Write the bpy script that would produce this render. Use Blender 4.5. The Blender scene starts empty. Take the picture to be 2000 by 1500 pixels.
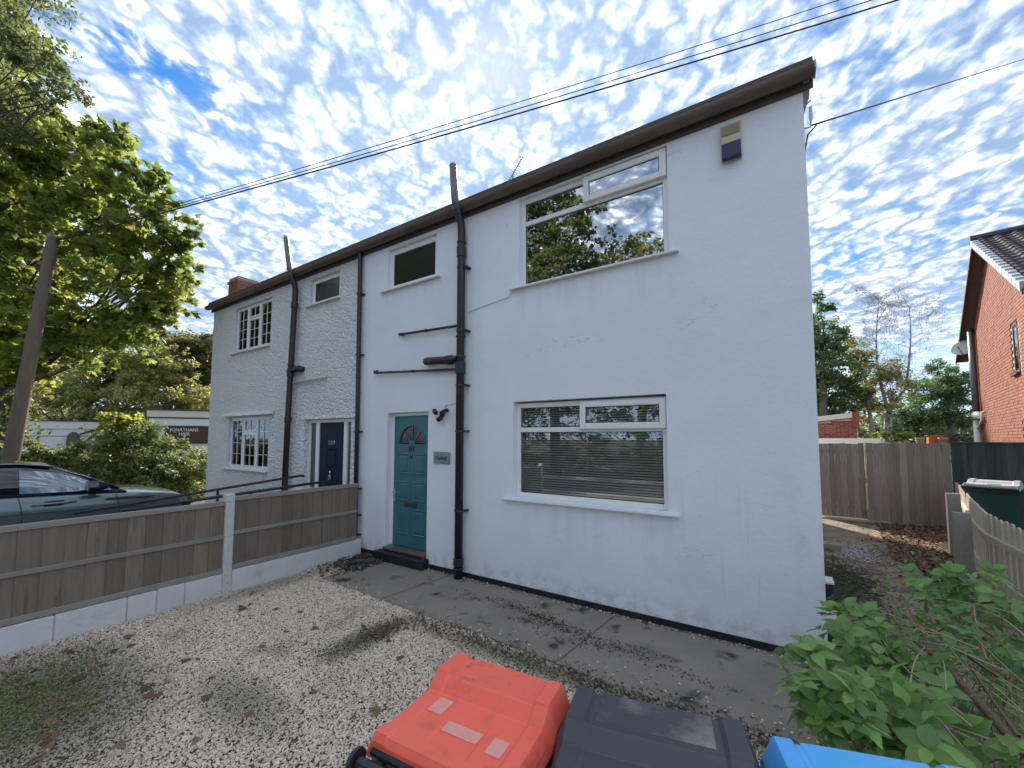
import bpy, bmesh, math, random
import numpy as np
from mathutils import Vector, Matrix, Euler
R = math.radians
random.seed(7); rng = np.random.default_rng(7)
scene = bpy.context.scene
col = scene.collection

# ------------------------------------------------------------------ camera
cam_data = bpy.data.cameras.new('camera')
cam = bpy.data.objects.new('camera', cam_data); col.objects.link(cam)
cam_data.sensor_width = 36.0; cam_data.sensor_fit = 'HORIZONTAL'
cam_data.lens = 14.333; cam_data.shift_y = 0.02732
cam_data.clip_start = 0.05; cam_data.clip_end = 2000
_pit, _rol, _yaw = .0632, .0021, .5762
_f = Vector((-math.sin(_yaw)*math.cos(_pit), math.cos(_yaw)*math.cos(_pit), math.sin(_pit)))
_r = Vector((math.cos(_yaw), math.sin(_yaw), 0)); _u = _r.cross(_f)
_r2 = _r*math.cos(_rol)+_u*math.sin(_rol); _u2 = -_r*math.sin(_rol)+_u*math.cos(_rol)
cam.matrix_world = Matrix(((_r2.x, _u2.x, -_f.x, 0), (_r2.y, _u2.y, -_f.y, 0), (_r2.z, _u2.z, -_f.z, 1.9), (0, 0, 0, 1)))
scene.camera = cam

# ------------------------------------------------------------------ sky, sun, exposure
SUN_EL, SUN_AZ = R(35), R(-36)          # azimuth from +Y, positive towards +X
sun_dir = Vector((math.sin(SUN_AZ)*math.cos(SUN_EL), math.cos(SUN_AZ)*math.cos(SUN_EL), math.sin(SUN_EL)))
world = bpy.data.worlds.new('World'); scene.world = world; world.use_nodes = True
wt = world.node_tree; wn = wt.nodes; wl = wt.links; wn.clear()
def W(t, **k):
    n = wn.new(t)
    for a, b in k.items(): setattr(n, a, b)
    return n
def wmath(op, a, b=None, c=None, clamp=False):
    n = W('ShaderNodeMath', operation=op, use_clamp=clamp)
    for i, v in enumerate((a, b, c)):
        if v is None: continue
        if isinstance(v, (int, float)): n.inputs[i].default_value = v
        else: wl.new(v, n.inputs[i])
    return n.outputs[0]
def wmap(v, a, b, c, d):
    n = W('ShaderNodeMapRange', interpolation_type='SMOOTHSTEP'); wl.new(v, n.inputs[0])
    for i, x in enumerate((a, b, c, d)): n.inputs[i+1].default_value = x
    return n.outputs[0]
def wmix(f, a, b):
    n = W('ShaderNodeMix', data_type='RGBA')
    for s, v in ((0, f), (6, a), (7, b)):
        if isinstance(v, (tuple, int, float)): n.inputs[s].default_value = v if not isinstance(v, tuple) else (*v, 1)
        else: wl.new(v, n.inputs[s])
    return n.outputs[2]
sky = W('ShaderNodeTexSky', sky_type='NISHITA', sun_disc=False, sun_elevation=SUN_EL, sun_rotation=SUN_AZ, air_density=1.0, dust_density=0.6, ozone_density=2.0)
BIGOFF = (0, 3.3, 0)
tc = W('ShaderNodeTexCoord'); sx = W('ShaderNodeSeparateXYZ'); wl.new(tc.outputs['Generated'], sx.inputs[0])
zz = wmath('ADD', wmath('MAXIMUM', sx.outputs[2], 0.0), 0.16)
cx = W('ShaderNodeCombineXYZ'); wl.new(wmath('DIVIDE', sx.outputs[0], zz), cx.inputs[0]); wl.new(wmath('DIVIDE', sx.outputs[1], zz), cx.inputs[1])
rot_ = W('ShaderNodeMapping'); wl.new(cx.outputs[0], rot_.inputs[0]); rot_.inputs[2].default_value = (0, 0, R(-33))
def wnoise(scale, rot=0, stretch=1.0, detail=6, rough=.55, dist=0., off=(0, 0, 0)):
    m = W('ShaderNodeMapping'); wl.new(rot_.outputs[0], m.inputs[0])
    m.inputs[1].default_value = off; m.inputs[3].default_value = (scale, scale*stretch, scale)
    n = W('ShaderNodeTexNoise'); wl.new(m.outputs[0], n.inputs['Vector'])
    n.inputs['Scale'].default_value = 1; n.inputs['Detail'].default_value = detail; n.inputs['Roughness'].default_value = rough; n.inputs['Distortion'].default_value = dist
    return n.outputs[0]
big = wnoise(.75, R(20), 1.5, 3, .5, .4, BIGOFF)
rip = wnoise(8.2, 0, .8, 6, .62, .5)
fin = wnoise(27.0, 0, .9, 5, .62, .3, (5, 2, 0))
# small rounded cloudlets: warped cells
wm = W('ShaderNodeMapping'); wl.new(rot_.outputs[0], wm.inputs[0]); wm.inputs[3].default_value = (17.5, 14, 1)
wz = W('ShaderNodeTexNoise'); wl.new(wm.outputs[0], wz.inputs['Vector']); wz.inputs['Scale'].default_value = .9; wz.inputs['Detail'].default_value = 3
wv = W('ShaderNodeMix', data_type='VECTOR'); wv.inputs[0].default_value = .55; wl.new(wm.outputs[0], wv.inputs[4])
wz2 = W('ShaderNodeVectorMath', operation='SCALE'); wl.new(wz.outputs[1], wz2.inputs[0]); wz2.inputs['Scale'].default_value = 3.2
wz3 = W('ShaderNodeVectorMath', operation='ADD'); wl.new(wm.outputs[0], wz3.inputs[0]); wl.new(wz2.outputs[0], wz3.inputs[1])
vor = W('ShaderNodeTexVoronoi', feature='SMOOTH_F1', voronoi_dimensions='2D'); wl.new(wz3.outputs[0], vor.inputs['Vector']); vor.inputs['Scale'].default_value = 1.0; vor.inputs['Smoothness'].default_value = .35
cell = wmath('SUBTRACT', 1.0, vor.outputs['Distance'])
dens = wmath('ADD', wmath('ADD', wmath('MULTIPLY', rip, .55), wmath('MULTIPLY', cell, .30)), wmath('ADD', wmath('MULTIPLY', big, 1.7), wmath('MULTIPLY', fin, .16)))
# a torn lane of clear sky
su = W('ShaderNodeSeparateXYZ'); wl.new(cx.outputs[0], su.inputs[0])
lane = wmath('MULTIPLY', wmap(wmath('ABSOLUTE', wmath('ADD', wmath('ADD', su.outputs[0], 1.09), wmath('MULTIPLY', wmath('SUBTRACT', rip, .5), .32))), .015, .115, 1, 0), wmap(su.outputs[1], .62, .28, 0, 1))
dens = wmath('SUBTRACT', dens, wmath('MULTIPLY', lane, .55))
cover = wmap(dens, .86, 1.34, 0, 1)
tsum = wmath('ADD', wmath('ADD', wmath('MULTIPLY', rip, .46), wmath('MULTIPLY', cell, .38)), wmath('MULTIPLY', fin, .27))
thick = wmath('ADD', wmath('MULTIPLY', wmap(tsum, .42, .84, 0, 1), .085), wmath('MULTIPLY', wmath('POWER', wmap(tsum, .50, 1.0, 0, 1), 3.0), wmap(big, .36, .62, .35, 1.25)))
dotn = W('ShaderNodeVectorMath', operation='DOT_PRODUCT'); wl.new(tc.outputs['Generated'], dotn.inputs[0]); dotn.inputs[1].default_value = sun_dir
glow = wmath('POWER', wmath('MAXIMUM', dotn.outputs['Value'], 0.0), 7.0)
hsv = W('ShaderNodeHueSaturation'); wl.new(sky.outputs[0], hsv.inputs['Color']); hsv.inputs['Saturation'].default_value = 1.6; hsv.inputs['Value'].default_value = .8
SKY_K = 1.0
skyc = hsv.outputs[0]
cl_lo, cl_hi = (1.72, 2.50, 3.72), (47, 44.5, 41.5)
cloud = wmix(thick, cl_lo, cl_hi)
gl = W('ShaderNodeVectorMath', operation='SCALE'); wl.new(cloud, gl.inputs[0]); wl.new(wmath('ADD', wmath('MULTIPLY', glow, .15), .96), gl.inputs['Scale'])
hz = wmap(sx.outputs[2], .02, .26, .75, 0)
final = wmix(hz, wmix(cover, skyc, gl.outputs[0]), (4.6, 5.9, 7.6))
bg = W('ShaderNodeBackground'); wl.new(final, bg.inputs[0]); bg.inputs[1].default_value = 0.1
wo = W('ShaderNodeOutputWorld'); wl.new(bg.outputs[0], wo.inputs[0])
sun_data = bpy.data.lights.new('sun', 'SUN'); sun_data.energy = 4.2; sun_data.angle = R(3); sun_data.color = (1, .93, .82)
sun = bpy.data.objects.new('sun', sun_data); col.objects.link(sun)
sun.rotation_euler = (-sun_dir).to_track_quat('-Z', 'Y').to_euler(); sun.location = (-20, 25, 25)
scene.view_settings.view_transform = 'Standard'; scene.view_settings.look = 'None'
scene.view_settings.exposure = 1.16; scene.view_settings.gamma = 1; scene.view_settings.use_curve_mapping = False

# ------------------------------------------------------------------ materials
M = {}
def pbr(name, color, rough=.7, metal=0., spec=.5, var=0., vscale=3., bump=0., bscale=60., obj_var=0., island_var=0., dark=None, dark_scale=4., dark_lo=.5, dark_hi=.7, coat=0., stretch=None, hue_var=0.):
    m = bpy.data.materials.new(name); m.use_nodes = True; M[name] = m
    t = m.node_tree; n = t.nodes; l = t.links; b = n['Principled BSDF']
    b.inputs['Roughness'].default_value = rough; b.inputs['Metallic'].default_value = metal
    b.inputs['Specular IOR Level'].default_value = spec; b.inputs['Coat Weight'].default_value = coat
    rgb = n.new('ShaderNodeRGB'); rgb.outputs[0].default_value = (*color, 1); c = rgb.outputs[0]
    g = n.new('ShaderNodeNewGeometry'); pos = g.outputs['Position']
    def coords(sc):
        mp = n.new('ShaderNodeMapping'); l.new(pos, mp.inputs[0]); mp.inputs[3].default_value = sc; return mp.outputs[0]
    def noise(sc, detail=5, rough_=.6):
        v = coords((sc, sc, sc) if stretch is None else tuple(sc*s for s in stretch))
        x = n.new('ShaderNodeTexNoise'); l.new(v, x.inputs['Vector']); x.inputs['Scale'].default_value = 1; x.inputs['Detail'].default_value = detail; x.inputs['Roughness'].default_value = rough_
        return x.outputs[0]
    def mulv(c, val, lo, hi):
        mr = n.new('ShaderNodeMapRange'); l.new(val, mr.inputs[0]); mr.inputs[1].default_value = 0; mr.inputs[2].default_value = 1; mr.inputs[3].default_value = lo; mr.inputs[4].default_value = hi
        h = n.new('ShaderNodeHueSaturation'); l.new(c, h.inputs['Color']); l.new(mr.outputs[0], h.inputs['Value']); return h
    if obj_var:
        oi = n.new('ShaderNodeObjectInfo'); h = mulv(c, oi.outputs['Random'], 1-obj_var, 1+obj_var); c = h.outputs[0]
    if island_var:
        h = mulv(c, g.outputs['Random Per Island'], 1-island_var, 1+island_var)
        if hue_var:
            mr = n.new('ShaderNodeMapRange'); wn_ = n.new('ShaderNodeTexWhiteNoise'); wn_.noise_dimensions = '1D'; l.new(g.outputs['Random Per Island'], wn_.inputs['W'])
            l.new(wn_.outputs[0], mr.inputs[0]); mr.inputs[3].default_value = .5-hue_var; mr.inputs[4].default_value = .5+hue_var; l.new(mr.outputs[0], h.inputs['Hue'])
        c = h.outputs[0]
    if var:
        c = mulv(c, noise(vscale), 1-var*1.6, 1+var*1.6).outputs[0]
    if dark is not None:
        mr = n.new('ShaderNodeMapRange'); l.new(noise(dark_scale, 8, .65), mr.inputs[0]); mr.inputs[1].default_value = dark_lo; mr.inputs[2].default_value = dark_hi
        mx = n.new('ShaderNodeMix'); mx.data_type = 'RGBA'; l.new(mr.outputs[0], mx.inputs[0]); l.new(c, mx.inputs[6]); mx.inputs[7].default_value = (*dark, 1); c = mx.outputs[2]
    l.new(c, b.inputs['Base Color'])
    if bump:
        bp = n.new('ShaderNodeBump'); bp.inputs['Strength'].default_value = bump; bp.inputs['Distance'].default_value = .02; l.new(noise(bscale, 4), bp.inputs['Height']); l.new(bp.outputs[0], b.inputs['Normal'])
    return m
def leafmat(name, color, color2, trans=.45, rough=.5, obj=False):
    m = bpy.data.materials.new(name); m.use_nodes = True; M[name] = m
    t = m.node_tree; n = t.nodes; l = t.links; b = n['Principled BSDF']; out = n['Material Output']
    g = n.new('ShaderNodeNewGeometry'); wn_ = n.new('ShaderNodeTexWhiteNoise'); wn_.noise_dimensions = '1D'
    if obj:
        oi = n.new('ShaderNodeObjectInfo'); src = oi.outputs['Random']
    else: src = g.outputs['Random Per Island']
    l.new(src, wn_.inputs['W'])
    ps = n.new('ShaderNodeTexNoise'); ps.inputs['Scale'].default_value = .55; l.new(g.outputs['Position'], ps.inputs['Vector'])
    ad = n.new('ShaderNodeMath'); ad.operation = 'MULTIPLY_ADD'; l.new(ps.outputs[0], ad.inputs[0]); ad.inputs[1].default_value = 1.6; ad.inputs[2].default_value = -.55
    av = n.new('ShaderNodeMath'); av.operation = 'MULTIPLY_ADD'; l.new(wn_.outputs[0], av.inputs[0]); av.inputs[1].default_value = .55; l.new(ad.outputs[0], av.inputs[2]); av.use_clamp = True
    mx = n.new('ShaderNodeMix'); mx.data_type = 'RGBA'; l.new(av.outputs[0], mx.inputs[0]); mx.inputs[6].default_value = (*color, 1); mx.inputs[7].default_value = (*color2, 1)
    mr = n.new('ShaderNodeMapRange'); l.new(src, mr.inputs[0]); mr.inputs[3].default_value = .65; mr.inputs[4].default_value = 1.3
    h = n.new('ShaderNodeHueSaturation'); l.new(mx.outputs[2], h.inputs['Color']); l.new(mr.outputs[0], h.inputs['Value'])
    l.new(h.outputs[0], b.inputs['Base Color']); b.inputs['Roughness'].default_value = rough; b.inputs['Specular IOR Level'].default_value = .35
    tr = n.new('ShaderNodeBsdfTranslucent'); h2 = n.new('ShaderNodeHueSaturation'); l.new(h.outputs[0], h2.inputs['Color']); h2.inputs['Hue'].default_value = .485; h2.inputs['Value'].default_value = 2.2; l.new(h2.outputs[0], tr.inputs[0])
    ms = n.new('ShaderNodeMixShader'); ms.inputs[0].default_value = trans; l.new(b.outputs[0], ms.inputs[1]); l.new(tr.outputs[0], ms.inputs[2]); l.new(ms.outputs[0], out.inputs[0])
    return m
def glassmat(name, tint, refl=.12, ior=1.9, rough=.01):
    m = bpy.data.materials.new(name); m.use_nodes = True; M[name] = m
    t = m.node_tree; n = t.nodes; l = t.links; n.clear()
    out = n.new('ShaderNodeOutputMaterial'); tr = n.new('ShaderNodeBsdfTransparent'); tr.inputs[0].default_value = (*tint, 1)
    gl = n.new('ShaderNodeBsdfGlossy'); gl.inputs['Roughness'].default_value = rough; gl.inputs[0].default_value = (.9, .95, 1, 1)
    lw = n.new('ShaderNodeFresnel'); lw.inputs[0].default_value = ior
    ad = n.new('ShaderNodeMath'); ad.operation = 'ADD'; ad.use_clamp = True; l.new(lw.outputs[0], ad.inputs[0]); ad.inputs[1].default_value = refl
    ms = n.new('ShaderNodeMixShader'); l.new(ad.outputs[0], ms.inputs[0]); l.new(tr.outputs[0], ms.inputs[1]); l.new(gl.outputs[0], ms.inputs[2]); l.new(ms.outputs[0], out.inputs[0])
    # slight waviness of the panes
    no = n.new('ShaderNodeTexNoise'); no.inputs['Scale'].default_value = 1.3; g = n.new('ShaderNodeNewGeometry'); l.new(g.outputs['Position'], no.inputs['Vector'])
    bp = n.new('ShaderNodeBump'); bp.inputs['Strength'].default_value = .015; l.new(no.outputs[0], bp.inputs['Height']); l.new(bp.outputs[0], gl.inputs['Normal'])
    return m

def wall_smooth():
    m = pbr('smooth_render', (.78, .80, .84), rough=.75, spec=.3, var=.045, vscale=1.3, bump=.16, bscale=22)
    t = m.node_tree; n = t.nodes; l = t.links; b = n['Principled BSDF']
    src = b.inputs['Base Color'].links[0].from_socket
    g = n.new('ShaderNodeNewGeometry')
    def noi(sc, detail=6, dist=0, rough_=.6):
        mp = n.new('ShaderNodeMapping'); l.new(g.outputs['Position'], mp.inputs[0]); mp.inputs[3].default_value = sc
        x = n.new('ShaderNodeTexNoise'); l.new(mp.outputs[0], x.inputs['Vector']); x.inputs['Scale'].default_value = 1; x.inputs['Detail'].default_value = detail; x.inputs['Distortion'].default_value = dist; x.inputs['Roughness'].default_value = rough_
        return x.outputs[0]
    def rng_(v, a, b_, c, d):
        r = n.new('ShaderNodeMapRange'); r.interpolation_type = 'SMOOTHSTEP'; l.new(v, r.inputs[0])
        for i, q in enumerate((a, b_, c, d)): r.inputs[i+1].default_value = q
        return r.outputs[0]
    def mul(a, b_):
        r = n.new('ShaderNodeMath'); r.operation = 'MULTIPLY'
        for i, v in enumerate((a, b_)):
            if isinstance(v, float): r.inputs[i].default_value = v
            else: l.new(v, r.inputs[i])
        return r.outputs[0]
    def mix(f, a, colr):
        mx = n.new('ShaderNodeMix'); mx.data_type = 'RGBA'; l.new(f, mx.inputs[0]); l.new(a, mx.inputs[6]); mx.inputs[7].default_value = (*colr, 1); return mx.outputs[2]
    sp = n.new('ShaderNodeSeparateXYZ'); l.new(g.outputs['Position'], sp.inputs[0])
    # run-down streaks, strongest on the lower right part of the wall
    st = rng_(noi((9, 9, .55), 7), .56, .74, 0, 1)
    right = rng_(sp.outputs[0], -1.3, -.05, 0, 1); low = rng_(sp.outputs[2], 3.4, .6, 0, 1)
    c = mix(mul(mul(st, mul(right, low)), .5), src, (.36, .38, .36))
    for (sx0, sx1, zt, ln) in ((-2.95, -.82, 1.11, .75), (-2.86, -.79, 3.81, .6), (-5.42, -4.12, 4.27, .4)):
        inx = mul(rng_(sp.outputs[0], sx0, sx0+.06, 0, 1), rng_(sp.outputs[0], sx1, sx1-.06, 0, 1)); inz = mul(rng_(sp.outputs[2], zt+.01, zt, 0, 1), rng_(sp.outputs[2], zt-ln, zt, 0, 1))
        c = mix(mul(mul(inx, inz), mul(rng_(noi((11, 11, .9), 5), .45, .72, 0, 1), .20)), c if sx0 != -2.95 else c, (.38, .38, .37))
    c = mix(mul(rng_(noi((.9, .9, 1.4), 3), .5, .62, 0, 1), .16), c, (.66, .665, .665))
    # algae at the corner and the foot of the wall
    al = rng_(noi((3, 3, 2.2), 8), .5, .68, 0, 1)
    c = mix(mul(mul(al, mul(rng_(sp.outputs[0], -.35, .25, 0, 1), rng_(sp.outputs[2], 2.2, .2, 0, 1))), .55), c, (.40, .42, .35))
    c = mix(mul(mul(rng_(noi((7, 7, 7), 6), .42, .62, 0, 1), rng_(sp.outputs[2], .38, .06, 0, 1)), .45), c, (.34, .33, .3))
    # hairline cracks: thin contour of a stretched noise, only in patches
    cr = n.new('ShaderNodeMath'); cr.operation = 'ABSOLUTE'
    sb = n.new('ShaderNodeMath'); sb.operation = 'SUBTRACT'; l.new(noi((.45, .45, 1.5), 7, .25, .5), sb.inputs[0]); sb.inputs[1].default_value = .535; l.new(sb.outputs[0], cr.inputs[0])
    line = rng_(cr.outputs[0], .0012, .0, 0, 1)
    c = mix(mul(mul(line, rng_(noi((.9, .9, .9), 2), .52, .6, 0, 1)), .5), c, (.3, .3, .31))
    sp2 = rng_(noi((22, 22, 22), 3), .755, .80, 0, .55); c = mix(sp2, c, (.33, .33, .33))
    l.new(c, b.inputs['Base Color'])
    return m
wall_smooth()
def pebble():
    m = pbr('pebbledash', (.86, .86, .86), rough=.85, spec=.25, var=.05, vscale=1.1)
    t = m.node_tree; n = t.nodes; l = t.links; b = n['Principled BSDF']; src = b.inputs['Base Color'].links[0].from_socket
    g = n.new('ShaderNodeNewGeometry')
    v = n.new('ShaderNodeTexVoronoi'); v.feature = 'SMOOTH_F1'; v.inputs['Scale'].default_value = 34; v.inputs['Smoothness'].default_value = .5
    wv = n.new('ShaderNodeTexNoise'); wv.inputs['Scale'].default_value = 20; l.new(g.outputs['Position'], wv.inputs['Vector'])
    mxv = n.new('ShaderNodeMix'); mxv.data_type = 'VECTOR'; mxv.inputs[0].default_value = .06; l.new(g.outputs['Position'], mxv.inputs[4]); l.new(wv.outputs[1], mxv.inputs[5]); l.new(mxv.outputs[1], v.inputs['Vector'])
    n2 = n.new('ShaderNodeTexNoise'); n2.inputs['Scale'].default_value = 16; n2.inputs['Detail'].default_value = 5; l.new(g.outputs['Position'], n2.inputs['Vector'])
    inv = n.new('ShaderNodeMath'); inv.operation = 'SUBTRACT'; l.new(n2.outputs[0], inv.inputs[0]); l.new(v.outputs['Distance'], inv.inputs[1])
    bp = n.new('ShaderNodeBump'); bp.inputs['Strength'].default_value = 1.0; bp.inputs['Distance'].default_value = .04; l.new(inv.outputs[0], bp.inputs['Height']); l.new(bp.outputs[0], b.inputs['Normal'])
    n3 = n.new('ShaderNodeTexNoise'); n3.inputs['Scale'].default_value = 45; n3.inputs['Detail'].default_value = 3; l.new(g.outputs['Position'], n3.inputs['Vector'])
    mr = n.new('ShaderNodeMapRange'); l.new(n3.outputs[0], mr.inputs[0]); mr.inputs[1].default_value = .58; mr.inputs[2].default_value = .72; mr.inputs[4].default_value = .5
    mx = n.new('ShaderNodeMix'); mx.data_type = 'RGBA'; l.new(mr.outputs[0], mx.inputs[0]); l.new(src, mx.inputs[6]); mx.inputs[7].default_value = (.28, .28, .28, 1); l.new(mx.outputs[2], b.inputs['Base Color'])
    return m
pebble()
pbr('upvc', (.80, .80, .79), rough=.3, var=.03, vscale=6, dark=(.5, .47, .42), dark_scale=9, dark_lo=.66, dark_hi=.9)
pbr('sill_white', (.74, .74, .73), rough=.4, var=.05, vscale=7, dark=(.4, .38, .34), dark_scale=12, dark_lo=.6, dark_hi=.85)
pbr('black_plastic', (.018, .020, .024), rough=.38, var=.2, vscale=5, dark=(.10, .10, .10), dark_scale=7, dark_lo=.58, dark_hi=.9, bump=.03, bscale=20)
pbr('black_paint', (.010, .011, .016), rough=.55, var=.2, bump=.25, bscale=25, dark=(.07, .065, .055), dark_scale=10, dark_lo=.57, dark_hi=.8)
pbr('gutter_brown', (.125, .088, .072), rough=.45, var=.2, vscale=2.5, dark=(.14, .12, .09), dark_scale=5, dark_lo=.55, dark_hi=.85)
pbr('soffit_brown', (.095, .068, .058), rough=.7, var=.2, vscale=3, bump=.1)
pbr('grey_pipe', (.13, .115, .10), rough=.45, var=.15, vscale=8)
pbr('white_pipe', (.62, .60, .57), rough=.4, var=.06)
pbr('teal_door', (.040, .150, .175), rough=.42, var=.06, vscale=4, bump=.05, bscale=40)
pbr('navy_door', (.006, .020, .042), rough=.5, spec=.15, var=.1)
pbr('chrome', (.6, .6, .6), rough=.22, metal=1.)
pbr('aged_brass', (.12, .11, .085), rough=.4, metal=.7, var=.1)
pbr('dark_print', (.012, .012, .014), rough=.5)
pbr('silver_print', (.45, .46, .46), rough=.4, metal=.3)
pbr('plaque_green', (.22, .27, .23), rough=.2, var=.05)
pbr('cream', (.50, .46, .33), rough=.5, var=.08, vscale=10)
pbr('beige_grille', (.36, .29, .19), rough=.7, var=.1, vscale=30)
pbr('alarm_blue', (.010, .012, .075), rough=.25)
pbr('room_wall', (.30, .29, .28), rough=.9)
pbr('room_dark', (.12, .12, .12), rough=.9)
pbr('blind_slat', (.86, .84, .80), rough=.5, var=.05)
pbr('curtain', (.35, .38, .33), rough=.9, var=.1, vscale=12)
pbr('lamp_shade', (.8, .72, .66), rough=.8)
pbr('roof_tile', (.09, .07, .06), rough=.85, obj_var=.2, var=.15, vscale=6, bump=.3, bscale=40)
pbr('slate_tile', (.055, .045, .045), rough=.7, island_var=.25, var=.15, vscale=5, bump=.2, bscale=50)
pbr('verge_grey', (.36, .38, .42), rough=.7, var=.1)
pbr('chimney_brick', (.30, .12, .09), rough=.9, island_var=.35, bump=.4, bscale=60)
pbr('mortar', (.42, .36, .30), rough=.95, var=.1, bump=.3, bscale=60)
pbr('orange_brick', (.27, .092, .052), rough=.85, island_var=.16, obj_var=.16, var=.10, vscale=9, bump=.3, bscale=70)
pbr('red_brick', (.25, .075, .055), rough=.9, island_var=.3, var=.1, bump=.3)
pbr('weathered_board', (.195, .152, .116), rough=.9, obj_var=.2, var=.22, vscale=5, stretch=(7, 7, .6), bump=.35, bscale=14, dark=(.05, .043, .038), dark_scale=3.2, dark_lo=.57, dark_hi=.8)
pbr('weathered_rail', (.26, .23, .195), rough=.9, obj_var=.1, var=.18, vscale=4, stretch=(7, .7, 7), bump=.3, bscale=14)
pbr('gate_board', (.25, .20, .165), rough=.9, obj_var=.22, var=.2, vscale=5, stretch=(7, 7, .6), bump=.3, bscale=14, dark=(.05, .043, .04), dark_scale=3.4, dark_lo=.6, dark_hi=.8)
pbr('green_board', (.045, .058, .048), rough=.9, obj_var=.12, var=.3, vscale=2, stretch=(5, 5, .5), bump=.2, bscale=14, dark=(.10, .13, .11), dark_scale=1.2, dark_lo=.5, dark_hi=.75)
pbr('picket_wood', (.43, .365, .28), rough=.9, obj_var=.15, var=.15, vscale=5, stretch=(6, 6, .7), bump=.3, bscale=14)
pbr('fresh_wood', (.42, .33, .2), rough=.8, var=.1)
pbr('pole_wood', (.15, .115, .085), rough=.9, var=.22, vscale=4, stretch=(6, 6, .5), bump=.4, bscale=10)
pbr('roughcast', (.62, .60, .56), rough=.9, var=.1, vscale=8, bump=1.0, bscale=50, dark=(.3, .29, .27), dark_scale=35, dark_lo=.58, dark_hi=.72)
pbr('painted_block', (.60, .60, .59), rough=.85, obj_var=.05, var=.07, vscale=3, bump=.35, bscale=26, dark=(.34, .35, .32), dark_scale=3.5, dark_lo=.58, dark_hi=.85)
pbr('path_concrete', (.245, .205, .168), rough=.92, var=.2, vscale=2.2, bump=.35, bscale=30, dark=(.028, .027, .024), dark_scale=3.0, dark_lo=.56, dark_hi=.66)
pbr('drive_concrete', (.235, .175, .120), rough=.92, var=.22, vscale=1.4, bump=.3, bscale=24, dark=(.07, .052, .034), dark_scale=1.6, dark_lo=.46, dark_hi=.64)
pbr('tarmac', (.07, .07, .07), rough=.95, var=.2, bump=.4, bscale=60)
pbr('soil', (.15, .12, .095), rough=1., var=.3, vscale=6, bump=.8, bscale=40)
pbr('ground_soil', (.06, .06, .035), rough=1., var=.3, vscale=.8, bump=.5, bscale=12)
pbr('bark', (.09, .075, .055), rough=.95, var=.25, vscale=6, stretch=(3, 3, .6), bump=.9, bscale=14)
pbr('birch_bark', (.42, .40, .36), rough=.9, var=.15, dark=(.05, .045, .04), dark_scale=5, dark_lo=.5, dark_hi=.6)
pbr('grey_twig', (.23, .21, .19), rough=.9)
pbr('brown_twig', (.17, .11, .065), rough=.9, var=.2, vscale=20, bump=.6, bscale=60)
pbr('straw_twig', (.34, .29, .17), rough=.8, var=.15)
pbr('cable', (.035, .036, .040), rough=.6)
pbr('cable_white', (.62, .63, .64), rough=.6)
pbr('aerial_metal', (.25, .27, .29), rough=.4, metal=.6)
pbr('dish_grey', (.50, .50, .49), rough=.5, var=.05)
pbr('soil_pipe_grey', (.10, .105, .12), rough=.4, var=.1)
pbr('car_paint', (.115, .155, .155), rough=.28, metal=.45, coat=1., spec=.5)
pbr('car_black', (.008, .009, .014), rough=.12, coat=.6)
pbr('tyre', (.012, .012, .012), rough=.8)
pbr('bin_red', (.95, .150, .092), rough=.38, var=.035, vscale=5, bump=.03, bscale=120, dark=(.55, .08, .055), dark_scale=9, dark_lo=.55, dark_hi=.85)
pbr('bin_red_scuffed', (.95, .150, .092), rough=.45, var=.04, vscale=5, dark=(.50, .075, .055), dark_scale=15, dark_lo=.5, dark_hi=.7)
pbr('bin_charcoal', (.052, .056, .063), rough=.42, var=.12, vscale=5, bump=.05, bscale=100, dark=(.12, .12, .12), dark_scale=5, dark_lo=.6, dark_hi=.9)
pbr('bin_charcoal_dusty', (.056, .060, .068), rough=.5, var=.1, vscale=5, dark=(.30, .27, .235), dark_scale=5, dark_lo=.44, dark_hi=.72)
pbr('bin_blue', (.085, .41, .84), rough=.38, var=.04, vscale=5, bump=.03, bscale=120, dark=(.25, .5, .8), dark_scale=13, dark_lo=.66, dark_hi=.85)
pbr('bin_green', (.010, .050, .042), rough=.4, var=.1)
pbr('bin_grey_lid', (.36, .37, .34), rough=.5, var=.1)
pbr('label_green', (.03, .30, .14), rough=.5)
pbr('label_faded', (.82, .34, .28), rough=.6, var=.12, vscale=30)
pbr('orange_wood', (.42, .12, .03), rough=.6, var=.1)
pbr('white_panel', (.66, .65, .60), rough=.6, var=.06, vscale=3)
pbr('white_board', (.72, .73, .74), rough=.6, var=.04)
pbr('brown_board', (.075, .040, .028), rough=.7, var=.15)
pbr('sign_white', (.8, .8, .8), rough=.5)
pbr('blue_brick', (.030, .034, .055), rough=.6, var=.2, vscale=10)
pbr('mortar_crumb', (.36, .33, .29), rough=.9, island_var=.3)
pbr('pale_coping', (.50, .48, .46), rough=.8, var=.1)
pbr('dead_leaf', (.155, .092, .050), rough=.85, island_var=.6, hue_var=.018)
pbr('dark_litter', (.075, .052, .038), rough=.9, island_var=.6, hue_var=.02)
pbr('slate_piece', (.05, .05, .055), rough=.7, var=.2, bump=.3)
pbr('moss', (.055, .060, .024), rough=1., var=.3, vscale=30, bump=.8, bscale=90)
glassmat('window_glass', (.92, .95, .94), .06, 1.6)
glassmat('big_glass', (.78, .84, .84), .36, 1.9)
glassmat('frosted', (.35, .40, .38), .05, 1.5, .12)
glassmat('car_glass', (.22, .30, .32), .16, 1.7)
pbr('stained_glass', (.045, .022, .018), rough=.12, spec=.6, var=.3, vscale=14)
pbr('grey_sidelight', (.065, .085, .080), rough=.12, spec=.5, var=.08)
leafmat('maple_leaf', (.078, .132, .033), (.22, .25, .046), .5)
leafmat('maple_leaf_part', (.066, .112, .028), (.20, .23, .042), .5, obj=True)
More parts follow.
